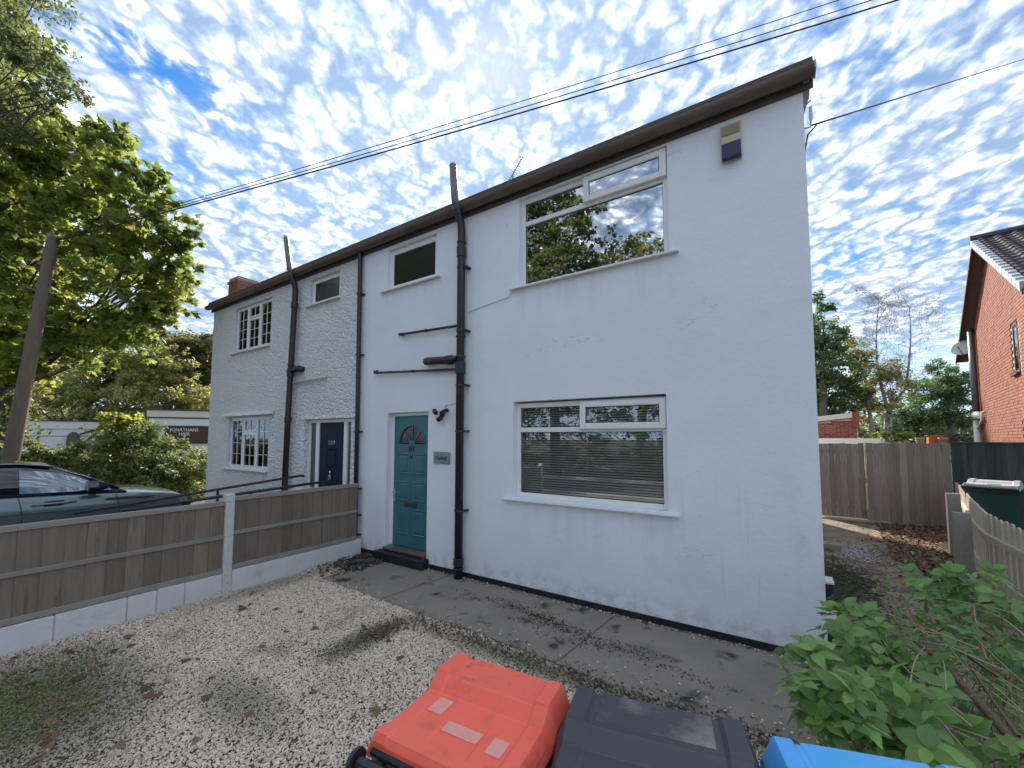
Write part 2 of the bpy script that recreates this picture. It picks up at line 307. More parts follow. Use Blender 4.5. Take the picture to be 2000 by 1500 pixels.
leafmat('dark_leaf', (0.070, 0.109, 0.043), (0.165, 0.177, 0.058), .4)
leafmat('rust_leaf', (.105, .125, .042), (.22, .20, .075), .4)
leafmat('olive_leaf', (0.154, 0.183, 0.062), (0.329, 0.319, 0.097), .4)
leafmat('hedge_leaf', (0.081, 0.127, 0.045), (0.223, 0.238, 0.075), .35)
leafmat('lime_leaf', (0.095, 0.149, 0.027), (0.257, 0.270, 0.041), .5)
leafmat('evergreen_leaf', (0.067, 0.125, 0.058), (0.144, 0.222, 0.087), .35)
leafmat('birch_leaf', (.10, .10, .07), (.20, .18, .10), .4)
leafmat('shrub_leaf', (0.090, 0.189, 0.062), (0.182, 0.296, 0.074), .3, .42)
leafmat('shrub_leaf_part', (0.083, 0.189, 0.066), (0.189, 0.314, 0.083), .3, .40, obj=True)
leafmat('grass_blade', (.10, .14, .03), (.19, .19, .055), .35)

# ------------------------------------------------------------------ building helpers
ORG = {}
def rename(o, name):
    v = ORG.get(o.name, Vector()); o.name = name; ORG[o.name] = v
def tag(o, label=None, cat=None, group=None, kind=None):
    for k, v in (('label', label), ('category', cat), ('group', group), ('kind', kind)):
        if v: o[k] = v
    return o
def thing(name, label, cat, loc=(0, 0, 0), rz=0, group=None):
    o = bpy.data.objects.new(name, None); col.objects.link(o); o.empty_display_size = .2
    o.location = loc; o.rotation_euler = (0, 0, rz)
    if not rz: ORG[o.name] = Vector(loc)
    return tag(o, label, cat, group)
def link(name, me, mat, parent=None, smooth=False, kind=None):
    if mat is not None and not me.materials:
        for m in (mat if isinstance(mat, (list, tuple)) else [mat]): me.materials.append(M[m] if isinstance(m, str) else m)
    if smooth: me.polygons.foreach_set('use_smooth', [True]*len(me.polygons))
    o = bpy.data.objects.new(name, me); col.objects.link(o)
    if parent is not None:
        o.parent = parent; ORG[o.name] = ORG.get(parent.name, Vector())
    if kind: o['kind'] = kind
    return o
class MB:
    """collects shapes; build() links them as one mesh object (coordinates in the parent's frame; world coordinates for unrotated things)"""
    def __init__(s): s.v = []; s.f = []; s.mi = []; s.m = 0
    def add(s, v, f):
        b = len(s.v); s.v += [tuple(x) for x in v]; s.f += [tuple(i+b for i in q) for q in f]; s.mi += [s.m]*len(f); return s
    def box(s, x0, x1, y0, y1, z0, z1):
        return s.add([(x0, y0, z0), (x1, y0, z0), (x1, y1, z0), (x0, y1, z0), (x0, y0, z1), (x1, y0, z1), (x1, y1, z1), (x0, y1, z1)],
                     [(0, 3, 2, 1), (4, 5, 6, 7), (0, 1, 5, 4), (1, 2, 6, 5), (2, 3, 7, 6), (3, 0, 4, 7)])
    def prism(s, pts, axis, a, b):
        """extrude a 2D outline (counter-clockwise) along axis from a to b"""
        n = len(pts); A = min(a, b); B = max(a, b)
        def P(p, t): return (t, p[0], p[1]) if axis == 0 else ((p[0], t, p[1]) if axis == 1 else (p[0], p[1], t))
        v = [P(p, A) for p in pts]+[P(p, B) for p in pts]
        f = [(i, (i+1) % n, n+(i+1) % n, n+i) for i in range(n)]+[tuple(range(n-1, -1, -1)), tuple(range(n, 2*n))]
        return s.add(v, f)
    def tube(s, pts, r, seg=10, caps=True):
        pts = [Vector(p) for p in pts]; n = len(pts); rr = r if isinstance(r, (list, tuple)) else [r]*n
        v = []; f = []; up = None
        for i, p in enumerate(pts):
            d = (pts[min(i+1, n-1)]-pts[max(i-1, 0)]).normalized()
            if up is None: up = d.orthogonal().normalized()
            up = (up-d*up.dot(d)); up = up.normalized() if up.length > 1e-6 else d.orthogonal().normalized()
            w = d.cross(up)
            for k in range(seg):
                a = 2*math.pi*k/seg; v.append(p+(up*math.cos(a)+w*math.sin(a))*rr[i])
        for i in range(n-1):
            for k in range(seg):
                f.append((i*seg+k, i*seg+(k+1) % seg, (i+1)*seg+(k+1) % seg, (i+1)*seg+k))
        if caps: f += [tuple(range(seg-1, -1, -1)), tuple(range((n-1)*seg, n*seg))]
        return s.add(v, f)
    def build(s, name, mat, parent=None, smooth=False, kind=None, bevel=0, seg=1):
        o = ORG.get(parent.name, Vector()) if parent is not None else Vector()
        me = bpy.data.meshes.new(name); me.from_pydata([(a-o.x, b-o.y, c-o.z) for a, b, c in s.v], [], s.f); 
        ob = link(name, me, mat, parent, smooth, kind)
        if any(s.mi): me.polygons.foreach_set('material_index', s.mi)
        me.update()
        if bevel:
            m = ob.modifiers.new('bevel', 'BEVEL'); m.width = bevel; m.segments = seg; m.limit_method = 'ANGLE'; m.angle_limit = R(40)
        return ob
def box(name, mat, parent, x0, x1, y0, y1, z0, z1, bevel=.003, kind=None):
    return MB().box(x0, x1, y0, y1, z0, z1).build(name, mat, parent, bevel=bevel, kind=kind)
def copy_obj(o, parent=None, loc=None, rot=None, scale=None):
    c = o.copy(); col.objects.link(c)
    if parent is not None: c.parent = parent
    if loc is not None: c.location = loc
    if rot is not None: c.rotation_euler = rot
    if scale is not None: c.scale = scale
    return c
def wall(name, mat, parent, x0, x1, z0, z1, y0, y1, holes, kind=None):
    """front wall from y0 (outer) to y1 (inner) with rectangular openings, as one mesh with reveals"""
    xs = sorted({x0, x1, *[h[0] for h in holes], *[h[1] for h in holes]}); zs = sorted({z0, z1, *[h[2] for h in holes], *[h[3] for h in holes]})
    b = MB(); inh = lambda x, z: any(h[0] < x < h[1] and h[2] < z < h[3] for h in holes)
    solid = lambda i, j: 0 <= i < len(xs)-1 and 0 <= j < len(zs)-1 and not inh((xs[i]+xs[i+1])/2, (zs[j]+zs[j+1])/2)
    for i in range(len(xs)-1):
        for j in range(len(zs)-1):
            if not solid(i, j): continue
            a, c, d, e = xs[i], xs[i+1], zs[j], zs[j+1]
            b.add([(a, y0, d), (c, y0, d), (c, y0, e), (a, y0, e)], [(0, 1, 2, 3)]); b.add([(a, y1, d), (c, y1, d), (c, y1, e), (a, y1, e)], [(3, 2, 1, 0)])
            if not solid(i-1, j): b.add([(a, y0, d), (a, y0, e), (a, y1, e), (a, y1, d)], [(0, 1, 2, 3)])
            if not solid(i+1, j): b.add([(c, y0, d), (c, y1, d), (c, y1, e), (c, y0, e)], [(0, 1, 2, 3)])
            if not solid(i, j-1): b.add([(a, y0, d), (a, y1, d), (c, y1, d), (c, y0, d)], [(0, 1, 2, 3)])
            if not solid(i, j+1): b.add([(a, y0, e), (c, y0, e), (c, y1, e), (a, y1, e)], [(0, 1, 2, 3)])
    return b.build(name, mat, parent, kind=kind)
def text_mesh(txt, size, extrude=.001):
    cu = bpy.data.curves.new('lettering', 'FONT'); cu.body = txt; cu.size = size; cu.extrude = extrude; cu.align_x = 'CENTER'; cu.align_y = 'CENTER'; cu.resolution_u = 3
    o = bpy.data.objects.new('lettering', cu); col.objects.link(o); dg = bpy.context.evaluated_depsgraph_get()
    me = bpy.data.meshes.new_from_object(o.evaluated_get(dg)); bpy.data.objects.remove(o); me.name = 'lettering'; me.materials.clear(); return me

# leaves --------------------------------------------------------------------------------------
def T_maple():
    h = [(0, 0), (.10, .02), (.42, -.06), (.34, .16), (.56, .44), (.30, .42), (.24, .62), (0, 1.0)]
    pts = h+[(-x, y) for x, y in h[-2:0:-1]]
    v = [(0, .34, .05)]+[(x, y, -.10*abs(x)) for x, y in pts]
    n = len(pts); return np.array(v, float), [(0, 1+i, 1+(i+1) % n) for i in range(n)]
def T_oval(w=.34, fold=.12):
    v = [(0, 0, 0), (w*.75, .3, fold*.75), (w*.8, .6, fold*.7), (0, 1, -.08), (-w*.8, .6, fold*.7), (-w*.75, .3, fold*.75), (0, .45, 0)]
    return np.array(v, float), [(0, 1, 6), (1, 2, 6), (2, 3, 6), (3, 4, 6), (4, 5, 6), (5, 0, 6)]
def T_rhomb(w=.33):
    return np.array([(0, 0, 0), (w, .45, .10), (0, 1, 0), (-w, .45, .10)], float), [(0, 1, 2), (0, 2, 3)]
def rand_rots(n, up=.6, r=rng):
    """random leaf frames: normals biased upwards, tips pointing outwards and drooping"""
    nz = r.normal(size=(n, 3)); nz[:, 2] = np.abs(nz[:, 2])*(.4+up)+up; nz /= np.linalg.norm(nz, axis=1, keepdims=True)
    a = r.normal(size=(n, 3)); a[:, 2] -= .5; y = a-nz*(a*nz).sum(1, keepdims=True); y /= np.linalg.norm(y, axis=1, keepdims=True)
    x = np.cross(y, nz); return np.stack([x, y, nz], axis=2)
def leaf_mesh(name, pts, size, tmpl, up=.6, r=rng, jitter=.35, rots=None):
    tv, tf = tmpl; n = len(pts); k = len(tv)
    Rm = rand_rots(n, up, r) if rots is None else rots; s = size*(1+r.uniform(-jitter, jitter, n))
    v = np.einsum('nij,kj->nki', Rm, tv)*s[:, None, None]+pts[:, None, :]
    m = len(tf[0]); f = (np.array(tf)[None]+np.arange(n)[:, None, None]*k).reshape(-1, m)
    me = bpy.data.meshes.new(name); me.vertices.add(n*k); me.vertices.foreach_set('co', v.reshape(-1).astype(np.float32))
    me.loops.add(f.size); me.loops.foreach_set('vertex_index', f.reshape(-1).astype(np.int32)); me.polygons.add(len(f))
    me.polygons.foreach_set('loop_start', np.arange(0, f.size, m, dtype=np.int32)); me.polygons.foreach_set('loop_total', np.full(len(f), m, np.int32))
    me.update(calc_edges=True); me.validate(); return me
def blob_points(blobs, n, r=rng, shell=.45, sub=14, subr=.32, sprigs=7):
    """leaf positions: clumps of leaves spread through each blob, thinner at its centre"""
    w = np.array([b[3]**2.2 for b in blobs]); cnt = np.maximum(1, (w/w.sum()*n)).astype(int); P = []
    for b, c in zip(blobs, cnt):
        rad = b[3]; q = r.normal(size=(max(3, int(sub*(rad**.7))), 3)); q /= np.linalg.norm(q, axis=1, keepdims=True)
        cen = q*rad*(shell+(1-shell)*r.random((len(q), 1))**.7); cen[:, 2] *= .85
        ids = r.integers(0, len(cen), c); cr = subr*rad*(.6+.8*r.random(len(cen)))
        d = r.normal(size=(c, 3)); d[:, 2] *= .55; d = d/np.linalg.norm(d, axis=1, keepdims=True)*(r.random((c, 1))**.45)
        P.append(np.array(b[:3])+cen[ids]+d*cr[ids][:, None])
        for _ in range(sprigs):
            q = r.normal(size=3); q /= np.linalg.norm(q); m = int(rad*14)+3; t = r.random(m); L = rad*r.uniform(.3, .65); dr = q+np.array([0, 0, -.35])*r.random(); st = np.array(b[:3])+q*rad*.85
            P.append(st+dr*L*t[:, None]+r.normal(size=(m, 3))*rad*.05)
    return np.concatenate(P)
def limb(b, p0, p1, r0, r1, seg=7, bend=.08, n=5):
    p0, p1 = Vector(p0), Vector(p1); L = (p1-p0).length; off = Vector(rng.normal(size=3))*bend*L
    pts = [p0.lerp(p1, t)+off*math.sin(t*math.pi) for t in [i/n for i in range(n+1)]]
    b.tube(pts, [r0+(r1-r0)*i/n for i in range(n+1)], seg, False); return pts
def tree(name, label, base, blobs, trunk_top, r0, mat, n, size, tmpl, bark='bark', up=.6, group=None, cat='tree', fork=None, sub=14, parts=None, shell=.45, subr=.32, twigs=True, lk=.26):
    o = thing(name, label, cat, base, 0, group); b = MB(); base = Vector(base); top = Vector(trunk_top)
    stem = limb(b, base-Vector((0, 0, .2)), top, r0, r0*.55, 9, .03, 6)
    for bl in blobs:
        c = Vector(bl[:3]); st = min(stem[2:], key=lambda q: abs(q.z-(c.z-.55*math.hypot(c.x-q.x, c.y-q.y)))+rng.random()*.5)
        p = limb(b, st, c, r0*lk, r0*lk*.3, 6, .05)
        if twigs:
            for _ in range(3):
                d = Vector(rng.normal(size=3)).normalized()*bl[3]*.8; limb(b, p[int(rng.integers(2, 6))], c+d, r0*lk*.3, r0*lk*.08, 4, .08, 3)
    b.build('trunk', bark, o, smooth=True)
    P = blob_points(blobs, n, shell=shell, sub=sub, subr=subr); me = leaf_mesh('crown', P-np.array(base), size, tmpl, up); link('crown', me, mat, o, kind='stuff')
    return o

# ================================================================== the setting
def sheet(name, mat, pts, z0, z1, kind='structure', bevel=0):
    return MB().prism(pts, 2, z0, z1).build(name, mat, None, kind=kind, bevel=bevel)
sheet('ground', 'ground_soil', [(-400, -400), (400, -400), (400, 600), (-400, 600)], -.5, -.104)
sheet('neighbour_driveway', 'tarmac', [(-13, -6), (-5.86, -6), (-5.86, 4.375), (-13, 4.375)], -.30, -.1)
sheet('road', 'tarmac', [(-60, -9.2), (40, -9.2), (40, -4.2), (-60, -4.2)], -.30, -.085)
sheet('gravel_bed', 'soil', [(-5.70, -3.4), (3.6, -3.4), (3.6, 3.10), (-1.0, 3.14), (-2.0, 3.22), (-5.16, 3.32), (-5.38, 4.34), (-5.70, 4.34)], -.2, -.004)
sheet('concrete_path', 'path_concrete', [(-5.17, 3.31), (-4.6, 3.285), (-4.0, 3.27), (-3.3, 3.235), (-2.6, 3.25), (-2.0, 3.20), (-1.5, 3.17), (-1.0, 3.13), (-.5, 3.16), (.0, 3.2), (.42, 3.14), (.42, 4.377), (-4.2, 4.377), (-5.35, 4.26)], -.15, .022, bevel=.01)
sheet('side_driveway', 'drive_concrete', [(.424, 3.12), (3.2, 3.1), (3.3, 12.3), (.424, 12.3)], -.15, .016)
# dark seams of the path slabs
for pts in ([(-3.95, 3.28), (-3.93, 3.28), (-3.80, 4.30), (-3.82, 4.30)], [(-1.62, 3.2), (-1.60, 3.2), (-1.50, 4.3), (-1.52, 4.3)]):
    sheet('path_joint', 'soil', pts, .0, .0235)

for n_, y_ in (('kerb', -4.2), ('kerb', -9.2)): sheet(n_, 'pale_coping', [(-60, y_-.08), (40, y_-.08), (40, y_+.08), (-60, y_+.08)], -.2, .03)
sheet('pavement', 'path_concrete', [(-60, -4.118), (40, -4.118), (40, -3.42), (-60, -3.42)], -.2, .012)
# gravel: real stones, instanced on points
def gravel():
    from math import pi
    N = 190000
    xy = np.stack([rng.uniform(-5.68, 1.2, N), rng.uniform(-.3, 3.32, N)], 1)
    edge = np.interp(xy[:, 0], [-5.7, -5.17, -4, -2, -1, 0, 1.2], [4.0, 3.32, 3.28, 3.21, 3.14, 3.2, 3.1]) + rng.normal(size=N)*.025
    ok = xy[:, 1] < edge
    # nothing under the grass clump at the left front, thinner there
    d = np.hypot((xy[:, 0]+4.45)/1.1, (xy[:, 1]-.65)/.62); ok &= ~((d < 1) & (rng.random(N) < .55*(1-d*.6)))
    e2 = np.stack([rng.uniform(-5.68, -5.2, 3500), rng.uniform(3.3, 4.0, 3500)], 1)
    spill = np.stack([rng.uniform(-5.1, .3, 110), 3.24+np.abs(rng.normal(size=110))*.08], 1)
    wallfoot = np.stack([rng.uniform(-5.1, .2, 190), 4.36-np.abs(rng.normal(size=190))*.05], 1)
    xy = np.concatenate([xy[ok], e2]); z = rng.uniform(0, .008, len(xy))
    ex = np.concatenate([spill, wallfoot]); xy = np.concatenate([xy, ex]); z = np.concatenate([z, np.full(len(ex), .028)])
    v = np.column_stack([xy, z]).astype(np.float32)
    me = bpy.data.meshes.new('gravel'); me.vertices.add(len(v)); me.vertices.foreach_set('co', v.reshape(-1)); me.update()
    o = bpy.data.objects.new('gravel', me); col.objects.link(o); o['kind'] = 'stuff'
    m = bpy.data.materials.new('gravel_stone'); m.use_nodes = True; t = m.node_tree; n = t.nodes; l = t.links; b = n['Principled BSDF']; b.inputs['Roughness'].default_value = .85
    oi = n.new('ShaderNodeObjectInfo'); cr = n.new('ShaderNodeValToRGB'); l.new(oi.outputs['Random'], cr.inputs[0]); e = cr.color_ramp.elements
    e[0].position = 0; e[0].color = (0.320, 0.253, 0.187, 1); e[1].position = 1; e[1].color = (0.776, 0.662, 0.523, 1)
    for p, c in ((.12, (0.504, 0.405, 0.307, 1)), (.3, (0.640, 0.524, 0.407, 1)), (.5, (0.698, 0.552, 0.436, 1)), (.75, (0.766, 0.644, 0.506, 1))): x = e.new(p); x.color = c
    # mossy and dirty patches with their own shapes
    mo = n.new('ShaderNodeTexNoise'); mo.inputs['Scale'].default_value = 2.2; mo.inputs['Detail'].default_value = 5; l.new(oi.outputs['Location'], mo.inputs['Vector'])
    mr = n.new('ShaderNodeMapRange'); l.new(mo.outputs[0], mr.inputs[0]); mr.inputs[1].default_value = .56; mr.inputs[2].default_value = .72; mr.inputs[4].default_value = .38
    sp = n.new('ShaderNodeSeparateXYZ'); l.new(oi.outputs['Location'], sp.inputs[0])
    def around(cx_, cy_, rx, ry, k):
        vs = n.new('ShaderNodeVectorMath'); vs.operation = 'SUBTRACT'; l.new(oi.outputs['Location'], vs.inputs[0]); vs.inputs[1].default_value = (cx_, cy_, 0)
        vm = n.new('ShaderNodeVectorMath'); vm.operation = 'MULTIPLY'; l.new(vs.outputs[0], vm.inputs[0]); vm.inputs[1].default_value = (1/rx, 1/ry, 0)
        ln = n.new('ShaderNodeVectorMath'); ln.operation = 'LENGTH'; l.new(vm.outputs[0], ln.inputs[0])
        r_ = n.new('ShaderNodeMapRange'); l.new(ln.outputs['Value'], r_.inputs[0]); r_.inputs[1].default_value = 1.1; r_.inputs[2].default_value = .3; r_.inputs[3].default_value = 0; r_.inputs[4].default_value = k
        return r_.outputs[0]
    acc = mr.outputs[0]
    for a in ((-4.45, .7, 1.3, .75, .8), (-3.32, 2.65, .22, .6, .9), (-1.5, 3.05, 2.1, .16, .75), (-3.3, 1.5, .7, .25, .6), (-5.5, 2.9, .25, 1.3, .5)):
        mxm = n.new('ShaderNodeMath'); mxm.operation = 'MAXIMUM'; l.new(acc, mxm.inputs[0]); l.new(around(*a), mxm.inputs[1]); acc = mxm.outputs[0]
    mx = n.new('ShaderNodeMix'); mx.data_type = 'RGBA'; l.new(acc, mx.inputs[0]); l.new(cr.outputs[0], mx.inputs[6]); mx.inputs[7].default_value = (.135, .125, .065, 1); l.new(mx.outputs[2], b.inputs['Base Color'])
    g = bpy.data.node_groups.new('gravel_stones', 'GeometryNodeTree'); g.interface.new_socket('Geometry', in_out='INPUT', socket_type='NodeSocketGeometry'); g.interface.new_socket('Geometry', in_out='OUTPUT', socket_type='NodeSocketGeometry')
    gn, gl_ = g.nodes, g.links; gi = gn.new('NodeGroupInput'); go = gn.new('NodeGroupOutput')
    ico = gn.new('GeometryNodeMeshIcoSphere'); ico.inputs['Radius'].default_value = 1; ico.inputs['Subdivisions'].default_value = 1
    sp_ = gn.new('GeometryNodeSetPosition'); ra = gn.new('FunctionNodeRandomValue'); ra.data_type = 'FLOAT_VECTOR'; ra.inputs[0].default_value = (-.28, -.28, -.28); ra.inputs[1].default_value = (.28, .28, .28); ra.inputs['Seed'].default_value = 3
    gl_.new(ico.outputs[0], sp_.inputs['Geometry']); gl_.new(ra.outputs[0], sp_.inputs['Offset'])
    sm = gn.new('GeometryNodeSetMaterial'); sm.inputs['Material'].default_value = m; gl_.new(sp_.outputs[0], sm.inputs['Geometry'])
    ip = gn.new('GeometryNodeInstanceOnPoints'); gl_.new(gi.outputs[0], ip.inputs['Points']); gl_.new(sm.outputs[0], ip.inputs['Instance'])
    rr = gn.new('FunctionNodeRandomValue'); rr.data_type = 'FLOAT_VECTOR'; rr.inputs[0].default_value = (-.6, -.6, 0); rr.inputs[1].default_value = (.6, .6, 2*pi); rr.inputs['Seed'].default_value = 5; gl_.new(rr.outputs[0], ip.inputs['Rotation'])
    rs = gn.new('FunctionNodeRandomValue'); rs.data_type = 'FLOAT_VECTOR'; rs.inputs[0].default_value = (.0050, .0045, .0040); rs.inputs[1].default_value = (.0140, .0108, .0085); rs.inputs['Seed'].default_value = 9; gl_.new(rs.outputs[0], ip.inputs['Scale'])
    gl_.new(ip.outputs[0], go.inputs[0]); md = o.modifiers.new('stones', 'NODES'); md.node_group = g
gravel()

# ================================================================== the two houses (front wall plane y = 4.385)
D = 4.385; EAVE = 5.05
def win_frame(parent, x0, x1, z0, z1, y, w=.055, dep=.06, mull=(), trans=()):
    """outer frame with mullions (x, z from, z to) and transoms (z, x from, x to), as one part"""
    b = MB(); b.box(x0, x0+w, y, y+dep, z0, z1); b.box(x1-w, x1, y, y+dep, z0, z1); b.box(x0+w, x1-w, y, y+dep, z0, z0+w); b.box(x0+w, x1-w, y, y+dep, z1-w, z1)
    for x, a, c in mull: b.box(x-w/2, x+w/2, y, y+dep-.004, a, c)
    for z, a, c in trans: b.box(a, c, y+.002, y+dep-.006, z-w/2, z+w/2)
    return b.build('frame', 'upvc', parent, bevel=.006)
def sash(parent, x0, x1, z0, z1, y, w=.05, glass='window_glass'):
    b = MB(); d = .05; b.box(x0, x0+w, y, y+d, z0, z1); b.box(x1-w, x1, y, y+d, z0, z1); b.box(x0+w, x1-w, y, y+d, z0, z0+w); b.box(x0+w, x1-w, y, y+d, z1-w, z1)
    s = b.build('opening_light', 'upvc', parent, bevel=.008)
    pane(parent, x0+w, x1-w, z0+w, z1-w, y+.02, glass); return s
def pane(parent, x0, x1, z0, z1, y, mat='window_glass'):
    g = MB().box(x0-.004, x1+.004, y, y+.006, z0-.004, z1+.004).build('pane', mat, parent)
    b = MB(); t = .007                                                     # black rubber gasket round the glass
    b.box(x0, x0+t, y-.004, y-.001, z0, z1); b.box(x1-t, x1, y-.004, y-.001, z0, z1); b.box(x0+t, x1-t, y-.004, y-.001, z0, z0+t); b.box(x0+t, x1-t, y-.004, y-.001, z1-t, z1)
    b.build('gasket', 'dark_print', parent); return g
def sill(parent, x0, x1, z, out=.065, t=.020, back=.10):
    return MB().prism([(D-out, z-t), (D+back, z-t+.012), (D+back, z+.016), (D-out, z)], 0, x0, x1).build('sill', 'sill_white', parent, bevel=.003)
XB, XR, XL = -5.915, .297, -11.83

def house_shell(name, label, x0, x1, mat, holes):
    h = thing(name, label, 'house', ((x0+x1)/2, D, 0))
    wall('front_wall', mat, h, x0, x1, .0, EAVE, D, D+.26, holes)
    b = MB(); b.box(x0, x0+.2, D+.262, 12.2, 0, EAVE); b.box(x1-.2, x1, D+.262, 12.2, 0, EAVE); b.box(x0+.202, x1-.202, 12.0, 12.2, 0, EAVE); b.build('side_and_rear_walls', mat, h)
    b = MB(); b.box(x0+.21, x1-.21, D+.27, 11.98, 2.55, 2.75); b.build('first_floor', 'room_dark', h)
    b = MB(); b.box(x0+.21, x1-.21, D+.27, 11.98, -.05, .12); b.build('ground_floor', 'room_dark', h)
    b = MB(); b.box(x0+.21, x1-.21, 7.6, 7.7, .13, 2.54); b.box(x0+.21, x1-.21, 7.6, 7.7, 2.76, EAVE-.06); b.build('inner_wall', 'room_wall', h)
    b = MB(); b.box(x0+.21, x1-.21, D+.27, 11.98, EAVE-.05, EAVE-.01); b.build('upper_ceiling', 'room_wall', h)
    return h
W1 = (-2.83, -.95, 1.15, 2.36); W2 = (-2.74, -.89, 3.83, 5.02); W3 = (-5.30, -4.20, 4.30, 4.985); DR = (-5.225, -4.33, .16, 2.29)
h1 = house_shell('smooth_rendered_house', 'smooth white rendered half of the semi-detached pair, with the teal front door', XB+.004, XR, 'smooth_render', [W1, W2, W3, DR])
# black painted plinth band, in two runs either side of the step
b = MB(); b.box(-4.26, XR+.004, D-.012, D-.001, -.02, .085); b.box(XB+.05, -5.31, D-.012, D-.001, -.02, .09); b.build('plinth_band', 'black_paint', h1, bevel=.004)
MB().box(-2.45, -2.2, D-.018, D-.013, .035, .085).build('air_brick', 'black_plastic', h1)
# --- big upper window
w = MB(); Y = D+.045
f = win_frame(h1, W2[0], W2[1], W2[2], W2[3], Y, .06, .07, [(-1.84, 4.69, W2[3]-.06)], [(4.69, W2[0]+.06, W2[1]-.06)])
rename(f, 'upper_window')
pane(f, W2[0]+.06, W2[1]-.06, W2[2]+.06, 4.66, Y+.03, 'big_glass'); pane(f, W2[0]+.06, -1.87, 4.72, W2[3]-.06, Y+.03, 'big_glass')
sash(f, -1.855, W2[1]-.012, 4.695, W2[3]-.012, Y-.045, .075, 'big_glass'); sill(f, -2.87, -.79, 3.835)
# --- ground floor window
Y = D+.075
f = win_frame(h1, W1[0], W1[1], W1[2], W1[3]-.02, Y, .06, .07, [(-1.91, 2.03, W1[3]-.08)], [(2.0, W1[0]+.06, W1[1]-.06)])
rename(f, 'ground_floor_window')
pane(f, W1[0]+.06, W1[1]-.06, W1[2]+.06, 1.97, Y+.03); pane(f, W1[0]+.06, -1.94, 2.03, W1[3]-.08, Y+.03)
sash(f, -1.93, W1[1]-.012, 2.0, W1[3]-.035, Y-.045, .07); sill(f, -2.97, -.84, 1.135)
# --- small upper window over the door
Y = D+.05
f = win_frame(h1, W3[0], W3[1], W3[2], W3[3], Y, .085, .07); rename(f, 'landing_window')
pane(f, W3[0]+.085, W3[1]-.085, W3[2]+.085, W3[3]-.085, Y+.02, 'frosted'); sill(f, -5.43, -4.11, 4.295)
# --- teal front door
dy = D+.105
b = MB(); b.box(DR[0], DR[0]+.055, dy-.015, dy+.07, DR[2]+.05, DR[3]); b.box(DR[1]-.05, DR[1], dy-.015, dy+.07, DR[2]+.05, DR[3]); b.box(DR[0]+.055, DR[1]-.05, dy-.015, dy+.07, DR[3]-.05, DR[3]); b.build('door_frame', 'upvc', h1, bevel=.005)
dx0, dx1, dz0, dz1 = DR[0]+.058, DR[1]-.053, DR[2]+.055, DR[3]-.053; dc = (dx0+dx1)/2
def fan_pts(cx_, z, r, n=28): return [(cx_+r*math.cos(math.pi*i/n), z+r*1.0*math.sin(math.pi*i/n)) for i in range(n+1)]
# the leaf: a slab with a half-round opening, built as an outline with the arch cut out of its upper part
FZ, FR = 1.80, .275
lo = MB(); lo.box(dx0, dx1, dy, dy+.045, dz0, FZ)
arch = fan_pts(dc, FZ, FR)
outl = [(dx1, FZ), (dx1, dz1), (dx0, dz1), (dx0, FZ)]+list(reversed(arch))[0:]
n = len(outl)
bm = bmesh.new(); vs = [bm.verts.new((x, dy, z)) for x, z in outl]; vb = [bm.verts.new((x, dy+.045, z)) for x, z in outl]
bm.faces.new(vs); bm.faces.new(list(reversed(vb)))
for i in range(n): bm.faces.new((vs[i], vb[i], vb[(i+1) % n], vs[(i+1) % n]))
bmesh.ops.triangulate(bm, faces=bm.faces[:]); bm.verts.index_update()
lo.add([v.co for v in bm.verts], [tuple(v.index for v in f_.verts) for f_ in bm.faces]); bm.free()
door = lo.build('front_door', 'teal_door', h1)
b = MB()                                                                    # sun-ray glazing bars of the fanlight
for a in (90, 48, 132): b.tube([(dc+.05*math.cos(R(a)), dy+.012, FZ+.05*math.sin(R(a))), (dc+(FR+.004)*math.cos(R(a)), dy+.012, FZ+(FR+.004)*math.sin(R(a)))], .013, 4)
b.prism([(dc+.06*math.cos(math.pi*i/10), FZ+.06*math.sin(math.pi*i/10)) for i in range(11)], 1, dy-.002, dy+.02)
b.tube([(x, dy-.002, z) for x, z in fan_pts(dc, FZ, FR+.012, 24)], .010, 5); b.build('glazing_bar', 'teal_door', door)
for a0, a1 in ((3, 46), (50, 88), (92, 130), (134, 177)):
    pts = [(dc+.045*math.cos(R((a0+a1)/2)), FZ+.045*math.sin(R((a0+a1)/2)))]+[(dc+FR*math.cos(R(a0+(a1-a0)*i/6)), FZ+FR*math.sin(R(a0+(a1-a0)*i/6))) for i in range(7)]
    MB().prism(pts, 1, dy+.016, dy+.022).build('pane', 'stained_glass', door)
def door_panel(xa, xb, za, zb, mat='teal_door', par=None):
    b = MB(); y = dy; i = .03
    b.add([(xa, y-.001, za), (xb, y-.001, za), (xb, y-.001, zb), (xa, y-.001, zb), (xa+.012, y-.012, za+.012), (xb-.012, y-.012, za+.012), (xb-.012, y-.012, zb-.012), (xa+.012, y-.012, zb-.012),
           (xa+i, y+.000, za+i), (xb-i, y+.000, za+i), (xb-i, y+.000, zb-i), (xa+i, y+.000, zb-i)],
          [(0, 1, 5, 4), (1, 2, 6, 5), (2, 3, 7, 6), (3, 0, 4, 7), (4, 5, 9, 8), (5, 6, 10, 9), (6, 7, 11, 10), (7, 4, 8, 11)])
    b.add([(xa+i, y-.0005, za+i), (xb-i, y-.0005, za+i), (xb-i, y-.0005, zb-i), (xa+i, y-.0005, zb-i), (xa+i+.025, y-.010, za+i+.025), (xb-i-.025, y-.010, za+i+.025), (xb-i-.025, y-.010, zb-i-.025), (xa+i+.025, y-.010, zb-i-.025)],
          [(0, 1, 5, 4), (1, 2, 6, 5), (2, 3, 7, 6), (3, 0, 4, 7), (4, 5, 6, 7)])
    return b.build('door_panel', mat, par)
